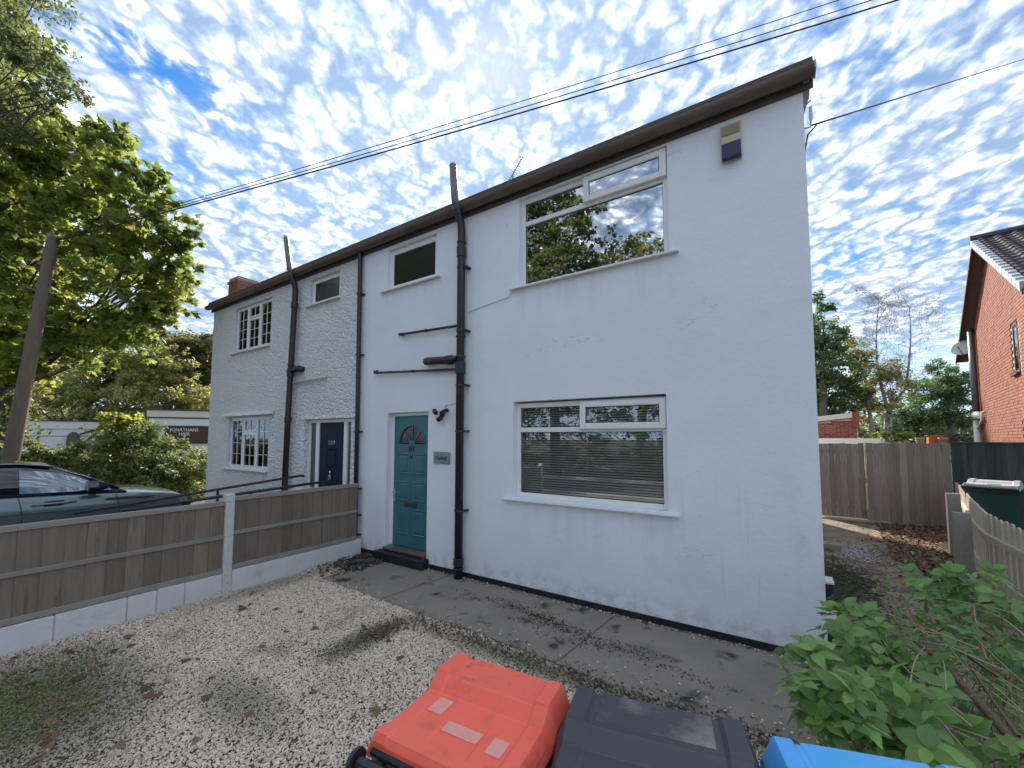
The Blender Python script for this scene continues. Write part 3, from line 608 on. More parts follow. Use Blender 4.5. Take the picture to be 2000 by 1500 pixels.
for za, zb in ((1.33, 1.65), (.92, 1.22), (.40, .80)):
    door_panel(dx0+.085, dc-.045, za, zb, par=door); door_panel(dc+.045, dx1-.085, za, zb, par=door)
b = MB(); b.box(dx0+.012, dx0+.042, dy-.010, dy, .90, 1.10); b.tube([(dx0+.027, dy-.008, 1.04), (dx0+.027, dy-.05, 1.04), (dx0+.14, dy-.05, 1.04)], .009, 8); b.build('handle', 'chrome', door, bevel=.002)
b = MB(); b.box(dc-.13, dc+.13, dy-.014, dy-.001, .835, .90); b.box(dc-.10, dc+.10, dy-.018, dy-.013, .85, .885); b.build('letter_plate', 'aged_brass', door, bevel=.003)
nm = text_mesh('1', .115, .004)
for i in (-1, 0, 1): o = link('digit', nm, 'dark_print', door); o.matrix_local = Matrix.Translation(Vector((dc+.046*i, dy-.006, 1.725))-ORG[h1.name]) @ Matrix.Rotation(R(90), 4, 'X') @ Matrix.Diagonal((1.2, 1, 1, 1))
MB().prism([(dc+.018*math.cos(i*.785), 1.60+.022*math.sin(i*.785)) for i in range(8)], 1, dy-.012, dy-.001).build('door_viewer', 'dark_print', door)
b = MB(); b.box(DR[0], DR[1], D-.05, D+.17, .165, .205); b.build('threshold', 'grey_pipe', h1, bevel=.006)
box('door_step', 'black_paint', h1, -5.32, -4.265, D-.155, D-.002, -.02, .155, .012)
# --- pipes of the smooth house
px, py = -3.64, D-.095
b = MB(); b.tube([(px, py, -.06), (px, py, 4.60), (px, py, 4.82), (px, py-.02, 4.92), (px-.005, py-.085, 5.05), (px-.012, py-.115, 5.13)], .056, 14)
sp_pipe = b.build('soil_pipe', 'black_plastic', h1, smooth=True)
for z, hgt in ((.24, .10), (.15, .03), (2.86, .16), (3.02, .03), (3.30, .03), (4.50, .15), (4.64, .03)): MB().tube([(px, py, z-hgt/2), (px, py, z+hgt/2)], .068, 14).build('collar', 'black_plastic', sp_pipe, bevel=.005)
b = MB(); b.tube([(px, py-.07, 5.02), (px-.008, py-.10, 5.09)], .064, 14); b.build('collar', 'black_plastic', sp_pipe, smooth=False, bevel=.005)
for z in (.92, 1.99, 2.62, 3.38, 4.28):
    b = MB(); b.tube([(px, py, z-.014), (px, py, z+.014)], .063, 14); b.box(px+.05, px+.10, py-.012, D, z-.012, z+.012); b.build('pipe_bracket', 'black_plastic', sp_pipe)
b = MB(); b.tube([(px-.008, py-.10, 5.09), (px-.018, py-.125, 5.18), (px-.068, py-.125, 5.73)], .052, 14); vp = b.build('vent_pipe', 'grey_pipe', h1, smooth=True)
b = MB(); b.tube([(px-.068, py-.125, 5.73), (px-.068, py-.125, 5.76)], .046, 12)
for a in range(6): b.tube([(px-.068+.048*math.cos(a*1.05), py-.125+.048*math.sin(a*1.05), 5.73), (px-.068+.02*math.cos(a*1.05), py-.125+.02*math.sin(a*1.05), 5.785)], .004, 4)
b.build('vent_cage', 'chrome', vp)
b = MB(); b.tube([(-4.89, D, 3.515), (-4.89, D-.055, 3.51), (-4.87, D-.06, 3.51), (-3.70, D-.06, 3.473)], .019, 8); b.tube([(-4.92, D-.058, 3.511), (-4.83, D-.058, 3.508)], .026, 8); b.tube([(-4.34, D-.06, 3.47), (-4.34, D-.06, 3.515)], .024, 8); b.build('waste_pipe', 'black_plastic', h1, smooth=True)
b = MB(); b.tube([(-4.30, D, 3.03), (-4.30, D-.09, 3.02), (-4.27, D-.095, 3.02), (-3.69, D-.095, 2.983)], [.05, .056, .056, .056], 12); b.tube([(-3.88, D-.095, 2.996), (-3.79, D-.095, 2.99)], .066, 12); b.tube([(-3.70, D-.14, 2.99), (-3.70, D-.175, 2.99)], .03, 10); b.build('branch_pipe', 'black_plastic', h1, smooth=True)
b = MB(); b.tube([(-5.49, D, 3.0), (-5.49, D-.05, 2.97), (-5.47, D-.055, 2.955), (-3.76, D-.055, 2.858), (-3.72, D-.06, 2.80), (-3.66, D-.07, 2.78)], .019, 8); b.tube([(-5.50, D-.045, 2.985), (-5.49, D-.056, 2.95)], .027, 8); b.tube([(-4.60, D-.055, 2.885), (-4.60, D-.055, 2.925)], .024, 8); b.build('overflow_pipe', 'black_plastic', h1, smooth=True)
b = MB(); b.tube([(-4.335, D-.07, -.02), (-4.325, D-.068, .22)], .017, 8); b.tube([(-4.328, D-.068, .17), (-4.326, D-.068, .235)], .024, 8); b.build('stub_pipe', 'grey_pipe', h1, smooth=True)
# cables on the render
b = MB(); b.tube([(-3.60, D-.008, 4.78), (-3.61, D-.008, 4.0), (-3.61, D-.008, 2.45), (-3.68, D-.008, 2.40), (-3.98, D-.008, 2.37), (-4.01, D-.008, 2.30), (-4.01, D-.008, 2.10)], .006, 5); b.tube([(-3.60, D-.008, 3.62), (-3.56, D-.008, 3.665), (-2.9, D-.008, 3.745), (-2.86, D-.008, 3.80)], .0055, 5); b.build('wall_cable', 'cable_white', h1)
# --- eaves, gutter, roof (each house carries its own run)
def eaves(h, x0, x1, mat='roof_tile'):
    b = MB(); b.box(x0, x1, D-.028, D-.001, EAVE-.006, EAVE+.17); b.build('fascia', 'soffit_brown', h)
    gy, gz, r = D-.108, EAVE+.108, .078; b = MB(); nn = 10
    o_ = [(gy+r*math.cos(math.pi+math.pi*i/nn), gz+r*math.sin(math.pi+math.pi*i/nn)) for i in range(nn+1)]
    i_ = [(gy+(r-.005)*math.cos(math.pi+math.pi*i/nn), gz+(r-.005)*math.sin(math.pi+math.pi*i/nn)) for i in range(nn+1)]
    b.prism(o_+i_[::-1], 0, x0-.0, x1); g = b.build('gutter', 'gutter_brown', h)
    k = int((x1-x0)/1.9)
    for i in range(k):
        x = x0+.6+i*1.9; b = MB(); b.prism([(gy+(r+.006)*math.cos(math.pi+math.pi*j/nn), gz+(r+.006)*math.sin(math.pi+math.pi*j/nn)) for j in range(nn+1)], 0, x-.03, x+.03); b.build('gutter_union', 'gutter_brown', g)
    # roof: front and rear slopes
    sl = math.tan(R(23)); ry = 8.3; b = MB(); y0 = D-.10; z0 = EAVE+.20
    b.prism([(y0, z0), (ry, z0+(ry-y0)*sl), (12.6, z0+(ry-y0)*sl-(12.6-ry)*sl), (12.6, z0+(ry-y0)*sl-(12.6-ry)*sl-.06), (ry, z0+(ry-y0)*sl-.07), (y0, z0-.05)][::-1], 0, x0, x1)
    rf = b.build('roof', mat, h)
    b = MB()
    for i in range(14):                                                     # tile courses of the front slope
        ya = y0+.005+i*.30
        if ya+.31 < ry: b.prism([(ya, z0+(ya-y0)*sl+.022), (ya+.31, z0+(ya+.31-y0)*sl+.004), (ya+.31, z0+(ya+.31-y0)*sl+.001), (ya, z0+(ya-y0)*sl+.001)][::-1], 0, x0, x1)
    b.build('tile_courses', mat, rf, kind='stuff')
    # gable infill
    zr = z0+(ry-y0)*sl-.08
    return rf, zr
rf1, zr = eaves(h1, XB+.004, XR+.075)
b = MB(); b.prism([(D, EAVE+.013), (12.2, EAVE+.013), (8.3, zr)], 0, XR-.2, XR); b.build('gable', 'smooth_render', h1)
b = MB(); b.prism([(D-.162, EAVE+.06), (D-.03, EAVE+.05), (D-.03, EAVE+.15), (D-.162, EAVE+.135)], 0, XR+.077, XR+.092); b.build('gutter_stop', 'verge_grey', h1, bevel=.004)
# mortared verge and the dropped wire bracket at the corner
b = MB(); b.prism([(D-.02, EAVE+.0), (D+.06, EAVE-.03), (5.2, EAVE+.30), (5.2, EAVE+.46), (D-.05, EAVE+.18)], 0, XR+.004, XR+.05); b.build('verge', 'verge_grey', h1)

# neighbour
A1 = (-10.65, -9.0, 3.86, 4.92); A2 = (-10.76, -8.92, 1.20, 2.35); A3 = (-7.56, -6.61, 4.45, 4.965); AD = (-7.58, -6.15, .05, 2.235)
h2 = house_shell('pebbledashed_house', 'white pebbledashed half of the semi-detached pair, with the navy front door', XL, XB, 'pebbledash', [A1, A2, A3, AD])
def leaded(parent, x0, x1, z0, z1, y, nx, nz):
    b = MB(); t = .011
    for i in range(1, nx): x = x0+(x1-x0)*i/nx; b.box(x-t/2, x+t/2, y-.012, y-.002, z0, z1)
    for j in range(1, nz): z = z0+(z1-z0)*j/nz; b.box(x0, x1, y-.011, y-.003, z-t/2, z+t/2)
    b.build('glazing_bar', 'upvc', parent)
    for i in range(nx):
        for j in range(nz):
            MB().box(x0+(x1-x0)*i/nx, x0+(x1-x0)*(i+1)/nx-.001, y, y+.005, z0+(z1-z0)*j/nz, z0+(z1-z0)*(j+1)/nz-.001).build('pane', 'window_glass', parent)
def three_light(hs, q, name, Y):
    x0, x1, z0, z1 = q; L = x1-x0; w_ = .055; m1, m2 = x0+L*.335, x0+L*.665; zt = z1-(z1-z0)*.30
    f = win_frame(hs, x0, x1, z0, z1, Y, w_, .07, [(m1, z0+w_, z1-w_), (m2, z0+w_, z1-w_)], [(zt, m1+w_/2, m2-w_/2)]); rename(f, name)
    def light(xa, xb, za, zb, nz):
        b = MB(); s = .035; b.box(xa, xa+s, Y-.012, Y+.03, za, zb); b.box(xb-s, xb, Y-.012, Y+.03, za, zb); b.box(xa+s, xb-s, Y-.012, Y+.03, za, za+s); b.box(xa+s, xb-s, Y-.012, Y+.03, zb-s, zb); b.build('opening_light', 'upvc', f, bevel=.005)
        leaded(f, xa+s, xb-s, za+s, zb-s, Y+.012, 2, nz)
    light(x0+w_-.015, m1-w_/2+.015, z0+w_-.015, z1-w_+.015, 4); light(m2+w_/2-.015, x1-w_+.015, z0+w_-.015, z1-w_+.015, 4)
    light(m1+w_/2-.008, m2-w_/2+.008, zt+w_/2-.01, z1-w_+.01, 1); light(m1+w_/2-.008, m2-w_/2+.008, z0+w_-.015, zt-w_/2+.01, 3)
    sill(f, x0-.14, x1+.03, z0-.01); return f
three_light(h2, A1, 'upper_window', D+.05); f = three_light(h2, A2, 'ground_floor_window', D+.06)
for q in (A1, A2):                                                          # drawn-back curtains inside
    for xa, xb in ((q[0]+.03, q[0]+.40), (q[1]-.36, q[1]-.03)):
        c = thing('curtain', 'pale curtain drawn back behind the '+('upper' if q is A1 else 'ground floor')+' three-light window, '+('left' if xa < (q[0]+q[1])/2-.2 else 'right')+' side', 'curtain', (xa, D+.22, q[2]), group='curtains in the pebbledashed house')
        b = MB(); nn = 18; pts = [(xa+(xb-xa)*i/nn, D+.24+.025*math.sin(i*1.9)) for i in range(nn+1)]; b.prism(pts+[(x, y+.006) for x, y in pts[::-1]], 2, q[2]+.02, q[3]-.02); b.build('drape', 'curtain', c)
        b = MB(); b.tube([(xa, D+.25, q[3]-.015), (xb, D+.25, q[3]-.015)], .012, 6); b.build('rail', 'upvc', c)
f = win_frame(h2, *A3, D+.06, .075, .07); rename(f, 'landing_window'); pane(f, A3[0]+.075, A3[1]-.075, A3[2]+.075, A3[3]-.075, D+.08, 'frosted'); sill(f, A3[0]-.08, A3[1]+.05, A3[2]-.01)
MB().prism([(D-.10, 2.375), (D-.001, 2.37), (D-.001, 2.47), (D-.03, 2.455)], 0, -10.93, -8.72).build('hood_ledge', 'pebbledash', h2, bevel=.01)
MB().box(-7.75, -6.03, D-.025, D-.001, 2.238, 2.26).build('door_lintel', 'pebbledash', h2)
# navy door between two narrow side lights
ay = D+.10
b = MB()
for xa, xb in ((AD[0], AD[0]+.06), (-7.33, -7.23), (-6.475, -6.375), (AD[1]-.05, AD[1])): b.box(xa, xb, ay-.02, ay+.06, .05, 2.235)
for xa, xb in ((AD[0]+.06, -7.33), (-7.23, -6.475), (-6.375, AD[1]-.05)): b.box(xa, xb, ay-.02, ay+.06, 2.175, 2.235)
for xa, xb in ((AD[0]+.06, -7.33), (-6.375, AD[1]-.05)): b.box(xa, xb, ay-.018, ay+.058, .05, .95)
b.build('door_frame', 'upvc', h2, bevel=.005)
for xa, xb in ((AD[0]+.06, -7.33), (-6.375, AD[1]-.05)): MB().box(xa, xb, ay+.01, ay+.016, .95, 2.175).build('side_light', 'grey_sidelight', h2)
nd = box('front_door', 'navy_door', h2, -7.228, -6.477, ay+.0, ay+.045, .06, 2.173)
dy = ay; c_ = -6.85
for za, zb in ((1.32, 1.70), (.55, .92)): door_panel(c_-.16, c_+.16, za, zb, 'navy_door', nd)
for i, ch_ in ((-1, '1'), (0, '0'), (1, '9')): o = link('digit', text_mesh(ch_, .115, .003), 'silver_print', nd); o.matrix_local = Matrix.Translation(Vector((c_+i*.075, ay-.005, 1.80))-ORG[h2.name]) @ Matrix.Rotation(R(90), 4, 'X')
b = MB(); b.tube([(c_, ay-.012, 1.24), (c_+.02, ay-.03, 1.19), (c_+.03, ay-.03, 1.12), (c_, ay-.03, 1.07), (c_-.03, ay-.03, 1.12), (c_-.02, ay-.03, 1.19), (c_, ay-.012, 1.24)], .008, 6); b.tube([(c_, ay-.02, 1.22), (c_, ay-.02, 1.29)], .014, 8); b.build('knocker', 'chrome', nd, smooth=True)
b = MB(); b.tube([(-7.19, ay, .96), (-7.19, ay-.05, .96), (-7.08, ay-.05, .96)], .009, 6); b.build('handle', 'chrome', nd)
for xa, xb, z in ((-7.82, -7.40, .86), (-6.42, -6.05, .93)): MB().prism([(D-.12, z), (D+.02, z+.008), (D+.02, z+.055), (D-.12, z+.04)], 0, xa, xb).build('sill', 'sill_white', h2, bevel=.005)
box('door_step', 'pale_coping', h2, -7.6, -6.1, D-.35, D-.002, -.12, .04, .01)
px2 = -8.03
b = MB(); b.tube([(px2-.03, py, -.12), (px2+.02, py, 2.4), (px2+.125, py, 4.80), (px2+.13, py-.02, 4.90), (px2+.128, py-.085, 5.04), (px2+.12, py-.115, 5.13)], .055, 12); s2 = b.build('soil_pipe', 'black_plastic', h2, smooth=True)
for z, hg in ((3.17, .16), (3.32, .03), (2.25, .1), (4.5, .12), (.95, .05)): MB().tube([(px2+.02+max(0, z-2.4)*.0437, py, z-hg/2), (px2+.02+max(0, z-2.4)*.0437, py, z+hg/2)], .068, 12).build('collar', 'black_plastic', s2, bevel=.005)
b = MB(); b.tube([(px2+.124, py-.10, 5.09), (px2+.115, py-.125, 5.18), (px2-.06, py-.125, 5.87)], .050, 12); v2 = b.build('vent_pipe', 'grey_pipe', h2, smooth=True)
b = MB(); b.tube([(px2-.06, py-.125, 5.87), (px2-.07, py-.125, 5.91)], .044, 12); b.build('vent_cage', 'chrome', v2)
b = MB(); b.tube([(px2, py, 3.20), (px2+.30, py, 3.22), (px2+.34, D-.04, 3.22), (px2+.34, D, 3.22)], .055, 12); b.tube([(px2+.22, py, 3.215), (px2+.36, py, 3.222)], .062, 12); b.build('branch_pipe', 'black_plastic', h2, smooth=True)
b = MB(); b.tube([(px2+.05, D-.06, 2.96), (-6.98, D-.06, 2.99), (-6.92, D-.055, 3.0), (-6.92, D, 3.02)], .024, 8); b.build('overflow_pipe', 'white_pipe', h2, smooth=True)
rf2, zr = eaves(h2, XL-.10, XB)
b = MB(); b.prism([(D, EAVE+.013), (12.2, EAVE+.013), (8.3, zr)], 0, XL, XL+.2); b.build('gable', 'pebbledash', h2)
# brick chimney on the left gable
def bricks_box(parent, x0, x1, y0, y1, z0, z1, bm_='chimney_brick', L=.225, Hh=.075, name='brickwork'):
    b = MB(); rows = int((z1-z0)/Hh)
    for k in range(rows):
        z = z0+k*Hh
        for (a0, a1, fx, ax) in ((x0, x1, y0, 0), (x0, x1, y1, 0), (y0, y1, x0, 1), (y0, y1, x1, 1)):
            nb = max(1, round((a1-a0)/L)); st = (a1-a0)/nb; offs = (k % 2)*.5
            for i in range(-1, nb+1):
                p = max(a0, a0+(i+offs)*st+.004); q = min(a1, a0+(i+1+offs)*st-.004)
                if q-p < .02: continue
                j = random.uniform(.005, .009)
                if ax == 0: b.box(p, q, fx-j if fx == y0 else fx-.01, fx+.01 if fx == y0 else fx+j, z+.005, z+Hh-.005)
                else: b.box(fx-j if fx == x0 else fx-.01, fx+.01 if fx == x0 else fx+j, p, q, z+.005, z+Hh-.005)
    return b.build(name, bm_, parent, kind='stuff')
ch = box('chimney', 'mortar', rf2, -12.0, -11.5, 4.75, 5.25, 5.2, 6.06)
bricks_box(ch, -12.0, -11.5, 4.75, 5.25, 5.2, 5.9); bricks_box(ch, -12.025, -11.475, 4.725, 5.275, 5.9, 6.05)
# boundary downpipe
b = MB(); xd, yd = -5.93, D-.07
b.tube([(xd-.005, yd-.012, EAVE+.07), (xd, yd, EAVE-.05), (xd+.03, yd, 2.6), (xd+.055, yd, -.10)], .038, 10); dp = b.build('downpipe', 'black_plastic', h2, smooth=True)
for z in (4.35, 3.3, 2.0, 1.05, .62, .3):
    xx = xd+.055*(1-z/4.8); b = MB(); b.tube([(xx, yd, z-.02), (xx, yd, z+.02)], .046, 10); b.box(xx-.02, xx+.07, yd, D, z-.012, z+.012); b.build('pipe_bracket', 'black_plastic', dp)

# things on the walls
al = thing('alarm_box', 'cream burglar alarm box with dark blue base high on the white wall', 'alarm', (-.28, D, 4.62))
ax0, ax1 = -.372, -.192
MB().prism([(D-.001, 4.60), (D-.05, 4.635), (D-.075, 4.70), (D-.075, 4.93), (D-.055, 4.965), (D-.001, 4.97)][::-1], 0, ax0, ax1).build('case', 'cream', al, bevel=.008)
b = MB(); b.box(ax0+.012, ax1-.012, D-.082, D-.0755, 4.835, 4.935)
for i in range(6): b.box(ax0+.016, ax1-.016, D-.086, D-.0825, 4.842+i*.015, 4.850+i*.015)
b.build('grille', 'beige_grille', al)
MB().prism([(D-.040, 4.597), (D-.086, 4.607), (D-.086, 4.755), (D-.0755, 4.76), (D-.045, 4.63)][::-1], 0, ax0+.008, ax1-.008).build('strobe_lens', 'alarm_blue', al, bevel=.004)
pq = thing('name_plaque', 'small grey-green glass house name plaque beside the teal door', 'sign', (-4.04, D, 1.61))
MB().box(-4.195, -3.885, D-.018, D-.010, 1.525, 1.695).build('plate', 'plaque_green', pq, bevel=.002)
for x in (-4.18, -3.90):
    for z in (1.54, 1.68): MB().tube([(x, D, z), (x, D-.022, z)], .008, 8).build('stud', 'chrome', pq)
o = link('lettering', text_mesh('Oakleigh', .068, .0008), 'dark_print', pq); o.matrix_local = Matrix.Translation((0, -.0195, -.002)) @ Matrix.Rotation(R(90), 4, 'X') @ Matrix.Diagonal((.92, 1.15, 1, 1))
lm = thing('security_light', 'small black twin-head security light beside the top of the teal door', 'lamp', (-4.04, D, 2.25))
b = MB(); b.box(-4.08, -4.0, D-.03, D-.001, 2.20, 2.28); b.tube([(-4.04, D-.02, 2.24), (-4.04, D-.07, 2.20)], .014, 8); b.build('bracket', 'black_plastic', lm, bevel=.004)
for s in (-1, 1):
    b = MB(); b.prism([(-.055, -.02), (.055, -.028), (.05, .03), (-.045, .034)], 1, -.10, -.045); q = b.build('lamp_head', 'black_plastic', lm, bevel=.008); q.location = (s*.062, 0, .035); q.rotation_euler = (R(12), R(-s*28), R(s*22))
    for vv in q.data.vertices: vv.co += ORG[lm.name]
b = MB(); b.tube([(-4.04, D-.03, 2.19), (-4.04, D-.10, 2.15)], [.03, .036], 10); b.build('sensor', 'black_plastic', lm, bevel=.004)
# undo the world offset for the lamp heads (they were built in local coordinates)
ae = thing('tv_aerial', 'grey yagi television aerial standing behind the roof edge', 'aerial', (-4.28, 6.5, 6.2))
pa, pb = Vector((-4.44, 6.5, 6.86)), Vector((-3.985, 6.5, 7.36)); dv = (pb-pa)
MB().tube([(-4.215, 6.5, 6.05), (-4.215, 6.5, 7.09)], .016, 6).build('mast', 'aerial_metal', ae)
MB().tube([pa, pb], .009, 6).build('boom', 'aerial_metal', ae)
b = MB(); el = Vector((.9, 1.2, -.25)).normalized()
for i in range(16): c = pa+dv*(.06+i*.062); L_ = .055+.001*i; b.tube([c-el*L_, c+el*L_], .0035, 4)
c = pb; b.tube([c-Vector((.075, .02, -.02)), c+Vector((.075, .02, -.02))], .006, 4)
b.tube([pa-Vector((.10, 0, -.02)), pa+Vector((.0, 0, .02))], .008, 4); b.tube([pa-Vector((.10, 0, -.02)), pa-Vector((.09, 0, .07))], .008, 4); b.tube([(-4.215, 6.5, 6.95), (-4.30, 6.5, 6.88), (-4.33, 6.5, 6.97)], .006, 4); b.build('element', 'aerial_metal', ae)
br = thing('wire_bracket', 'pale wire bracket and insulator on the top right wall corner', 'bracket', (XR, D+.06, 4.82))
b = MB(); b.tube([(XR, D+.1, 4.76), (XR+.05, D+.08, 4.74), (XR+.055, D+.08, 4.82)], .008, 6); b.tube([(XR, D+.1, 4.96), (XR+.06, D+.06, 4.98)], .008, 6); b.build('arm', 'verge_grey', br)
b = MB(); b.tube([(XR+.056, D+.08, 4.80), (XR+.056, D+.08, 4.83), (XR+.056, D+.08, 4.93)], [.010, .016, .013], 8); b.build('insulator', 'white_pipe', br)

# venetian blind and ceiling light
vb_ = thing('venetian_blind', 'grey venetian blind hanging behind the ground floor window of the smooth house', 'blind', (-1.89, D+.27, 2.34))
b = MB()
for i in range(38):
    z = 1.19+i*.030; b.add([(W1[0]+.03, D+.166, z-.0085), (W1[1]-.03, D+.166, z-.0085), (W1[1]-.03, D+.190, z+.0085), (W1[0]+.03, D+.190, z+.0085)], [(0, 1, 2, 3)])
b.build('slats', 'blind_slat', vb_, kind='stuff')
MB().box(W1[0]+.03, W1[1]-.03, D+.165, D+.195, 2.325, 2.355).build('head_rail', 'blind_slat', vb_)
for x in (-2.68, -1.89, -1.1): MB().box(x-.004, x+.004, D+.1625, D+.1645, 1.19, 2.33).build('cord', 'sill_white', vb_)
cl = thing('ceiling_light', 'round white ceiling light seen through the big upper window', 'lamp', (-1.05, 6.0, 4.95))
MB().tube([(-1.62, 6.3, 4.93), (-1.62, 6.3, 5.0)], .03, 8).build('rose', 'lamp_shade', cl)
MB().tube([(-1.62, 6.3, 4.78), (-1.62, 6.3, 4.86), (-1.62, 6.3, 4.92)], [.16, .2, .05], 20).build('shade', 'lamp_shade', cl, smooth=True)

# ================================================================== boundary fence on the left (plane x = -5.74)
fx = -5.74
fn = thing('panel_fence', 'weathered grey timber panel fence with roughcast concrete posts along the gravel', 'fence', (fx, 1.5, 0))
for y in (.50, 2.385): MB().box(fx-.06, fx+.052, y-.05, y+.05, -.15, 1.20 if y > 1 else 1.17).build('post', 'roughcast', fn, bevel=.01)
MB().box(fx-.06, fx+.052, -1.43, -1.33, -.15, 1.17).build('post', 'roughcast', fn, bevel=.01)
def fence_panel(y0, y1, zb, zt):
    n = round((y1-y0)/.152); s = (y1-y0)/n
    for i in range(n):
        a = y0+i*s; j = random.uniform(-.003, .003)
        MB().prism([(fx+.004+j, a), (fx+.021+j, a+.002), (fx+.010+j, a+s+.012), (fx+.001+j, a+s+.012)][::1], 2, zb+.05, zt-.03).build('board', 'weathered_board', fn)
    for z0, z1, p in ((zt-.055, zt, .036), ((zb+zt)/2-.022, (zb+zt)/2+.024, .040), (zb, zb+.055, .038)):
        MB().box(fx-.02, fx+p, y0, y1, z0, z1).build('rail', 'weathered_rail', fn, bevel=.004)
fence_panel(.553, 2.332, .25, 1.115); fence_panel(2.438, 4.22, .27, 1.16); fence_panel(-1.33, .447, .25, 1.10)
js = [-1.33, -.4, .45, .96, 1.47, 1.71, 1.96, 2.335]
lw = thing('low_block_wall', 'low white painted block wall under the timber fence panels', 'wall', (fx, 1.5, 0))
for a, c in zip(js[:-1], js[1:]):
    if abs(c-.45) < .01: c = .447
    if abs(a-.45) < .01: a = .553
    o = MB().box(fx-.04, fx+.044+random.uniform(0, .006), a+.004, c-.004, -.15, .245+random.uniform(-.004, .003)).build('block', 'painted_block', lw, bevel=.006)
MB().box(fx-.04, fx+.044, 2.437, 4.30, -.15, .262).build('block', 'painted_block', lw, bevel=.006)
MB().box(fx-.035, fx+.040, -1.33, .447, -.15, .235).build('mortar_bed', 'mortar', lw); MB().box(fx-.035, fx+.040, .553, 2.333, -.15, .235).build('mortar_bed', 'mortar', lw)
# ramp handrails
hr = thing('handrail', 'black metal tube handrail farther from the fence, leading up to the navy door', 'handrail', (-7.5, 2.9, -.1), group='ramp handrails')
b = MB(); b.tube([(-7.5, 1.37, .935), (-7.5, 4.28, 1.185), (-7.5, 4.36, 1.17)], .021, 8); b.build('rail', 'cable', hr, smooth=True)
for y in (1.9, 2.95, 4.0): MB().tube([(-7.5, y, -.1), (-7.5, y, .97+(y-1.8)*.0859)], .02, 8).build('post', 'cable', hr)
hr = thing('handrail', 'black metal tube handrail nearer the fence, leading up to the navy door', 'handrail', (-6.45, 2.9, -.1), group='ramp handrails')
b = MB(); b.tube([(-6.45, 1.55, 1.04), (-6.45, 4.30, 1.162)], .021, 8); b.build('rail', 'cable', hr, smooth=True)
for y in (1.85, 2.95, 4.1): MB().tube([(-6.45, y, -.1), (-6.45, y, 1.05+(y-1.7)*.044)], .02, 8).build('post', 'cable', hr)

# ================================================================== car (local frame: +y forward, +x right)
car = thing('parked_car', 'dark teal-grey sport utility car parked behind the timber fence', 'car', (-9.36, .83, -.1), rz=0)
del ORG[car.name]
def loft(secs, closed=True, caps=True):
    b = MB(); n = len(secs[0])
    for s in secs: b.v += [tuple(p) for p in s]
    for i in range(len(secs)-1):
        for k in range(n if closed else n-1): b.f.append((i*n+k, i*n+(k+1) % n, (i+1)*n+(k+1) % n, (i+1)*n+k))
    if caps: b.f += [tuple(range(n-1, -1, -1)), tuple(range((len(secs)-1)*n, len(secs)*n))]
    b.mi = [0]*len(b.f); return b
def body_sec(y, hw, zs, zt, crown, tuck=.0):
    """one half outline mirrored: sill, flank, shoulder, top edge, centre"""
    h = [(hw-.06, zs), (hw-.005, zs+.16), (hw, (zs+zt)/2), (hw-.012, zt-.13), (hw-.045-tuck, zt-.035), (hw-.12-tuck, zt), (hw*.5, zt+crown*.8), (0, zt+crown)]
    return [(x, y, z) for x, z in h]+[(-x, y, z) for x, z in h[-2::-1]]
st = [(-2.185, .72, .45, .85, .0), (-2.14, .84, .32, 1.12, .01), (-1.95, .92, .27, 1.22, .01), (-1.4, .95, .25, 1.245, .01), (-.6, .952, .24, 1.235, .01), (.2, .95, .24, 1.21, .01), (.9, .95, .24, 1.185, .02), (1.22, .95, .25, 1.165, .05), (1.6, .935, .27, 1.125, .06), (1.95, .89, .30, 1.06, .05), (2.10, .82, .33, .98, .03), (2.185, .70, .38, .86, .0)]
body = loft([body_sec(*s) for s in st]).build('body', 'car_paint', car, smooth=True)
sub = body.modifiers.new('sub', 'SUBSURF'); sub.levels = 1; sub.render_levels = 2
def cab_sec(y, hb, ht, zb, zt):
    h = [(hb, zb), (hb*.5+ht*.5+.015, (zb+zt)/2), (ht+.012, zt-.05), (ht-.04, zt-.004), (ht*.5, zt+.028), (0, zt+.036)]
    return [(x, y, z) for x, z in h]+[(-x, y, z) for x, z in h[-2::-1]]
cabs = [(-1.98, .72, .60, 1.21, 1.30), (-1.62, .80, .62, 1.23, 1.56), (-1.1, .845, .645, 1.23, 1.61), (-.4, .855, .66, 1.22, 1.625), (.2, .86, .66, 1.205, 1.61), (.50, .86, .655, 1.195, 1.565), (.88, .86, .70, 1.18, 1.385), (1.28, .86, .80, 1.16, 1.175)]
MBc = loft([cab_sec(*s) for s in cabs]); cabin = MBc.build('cabin', 'car_black', car, smooth=True)
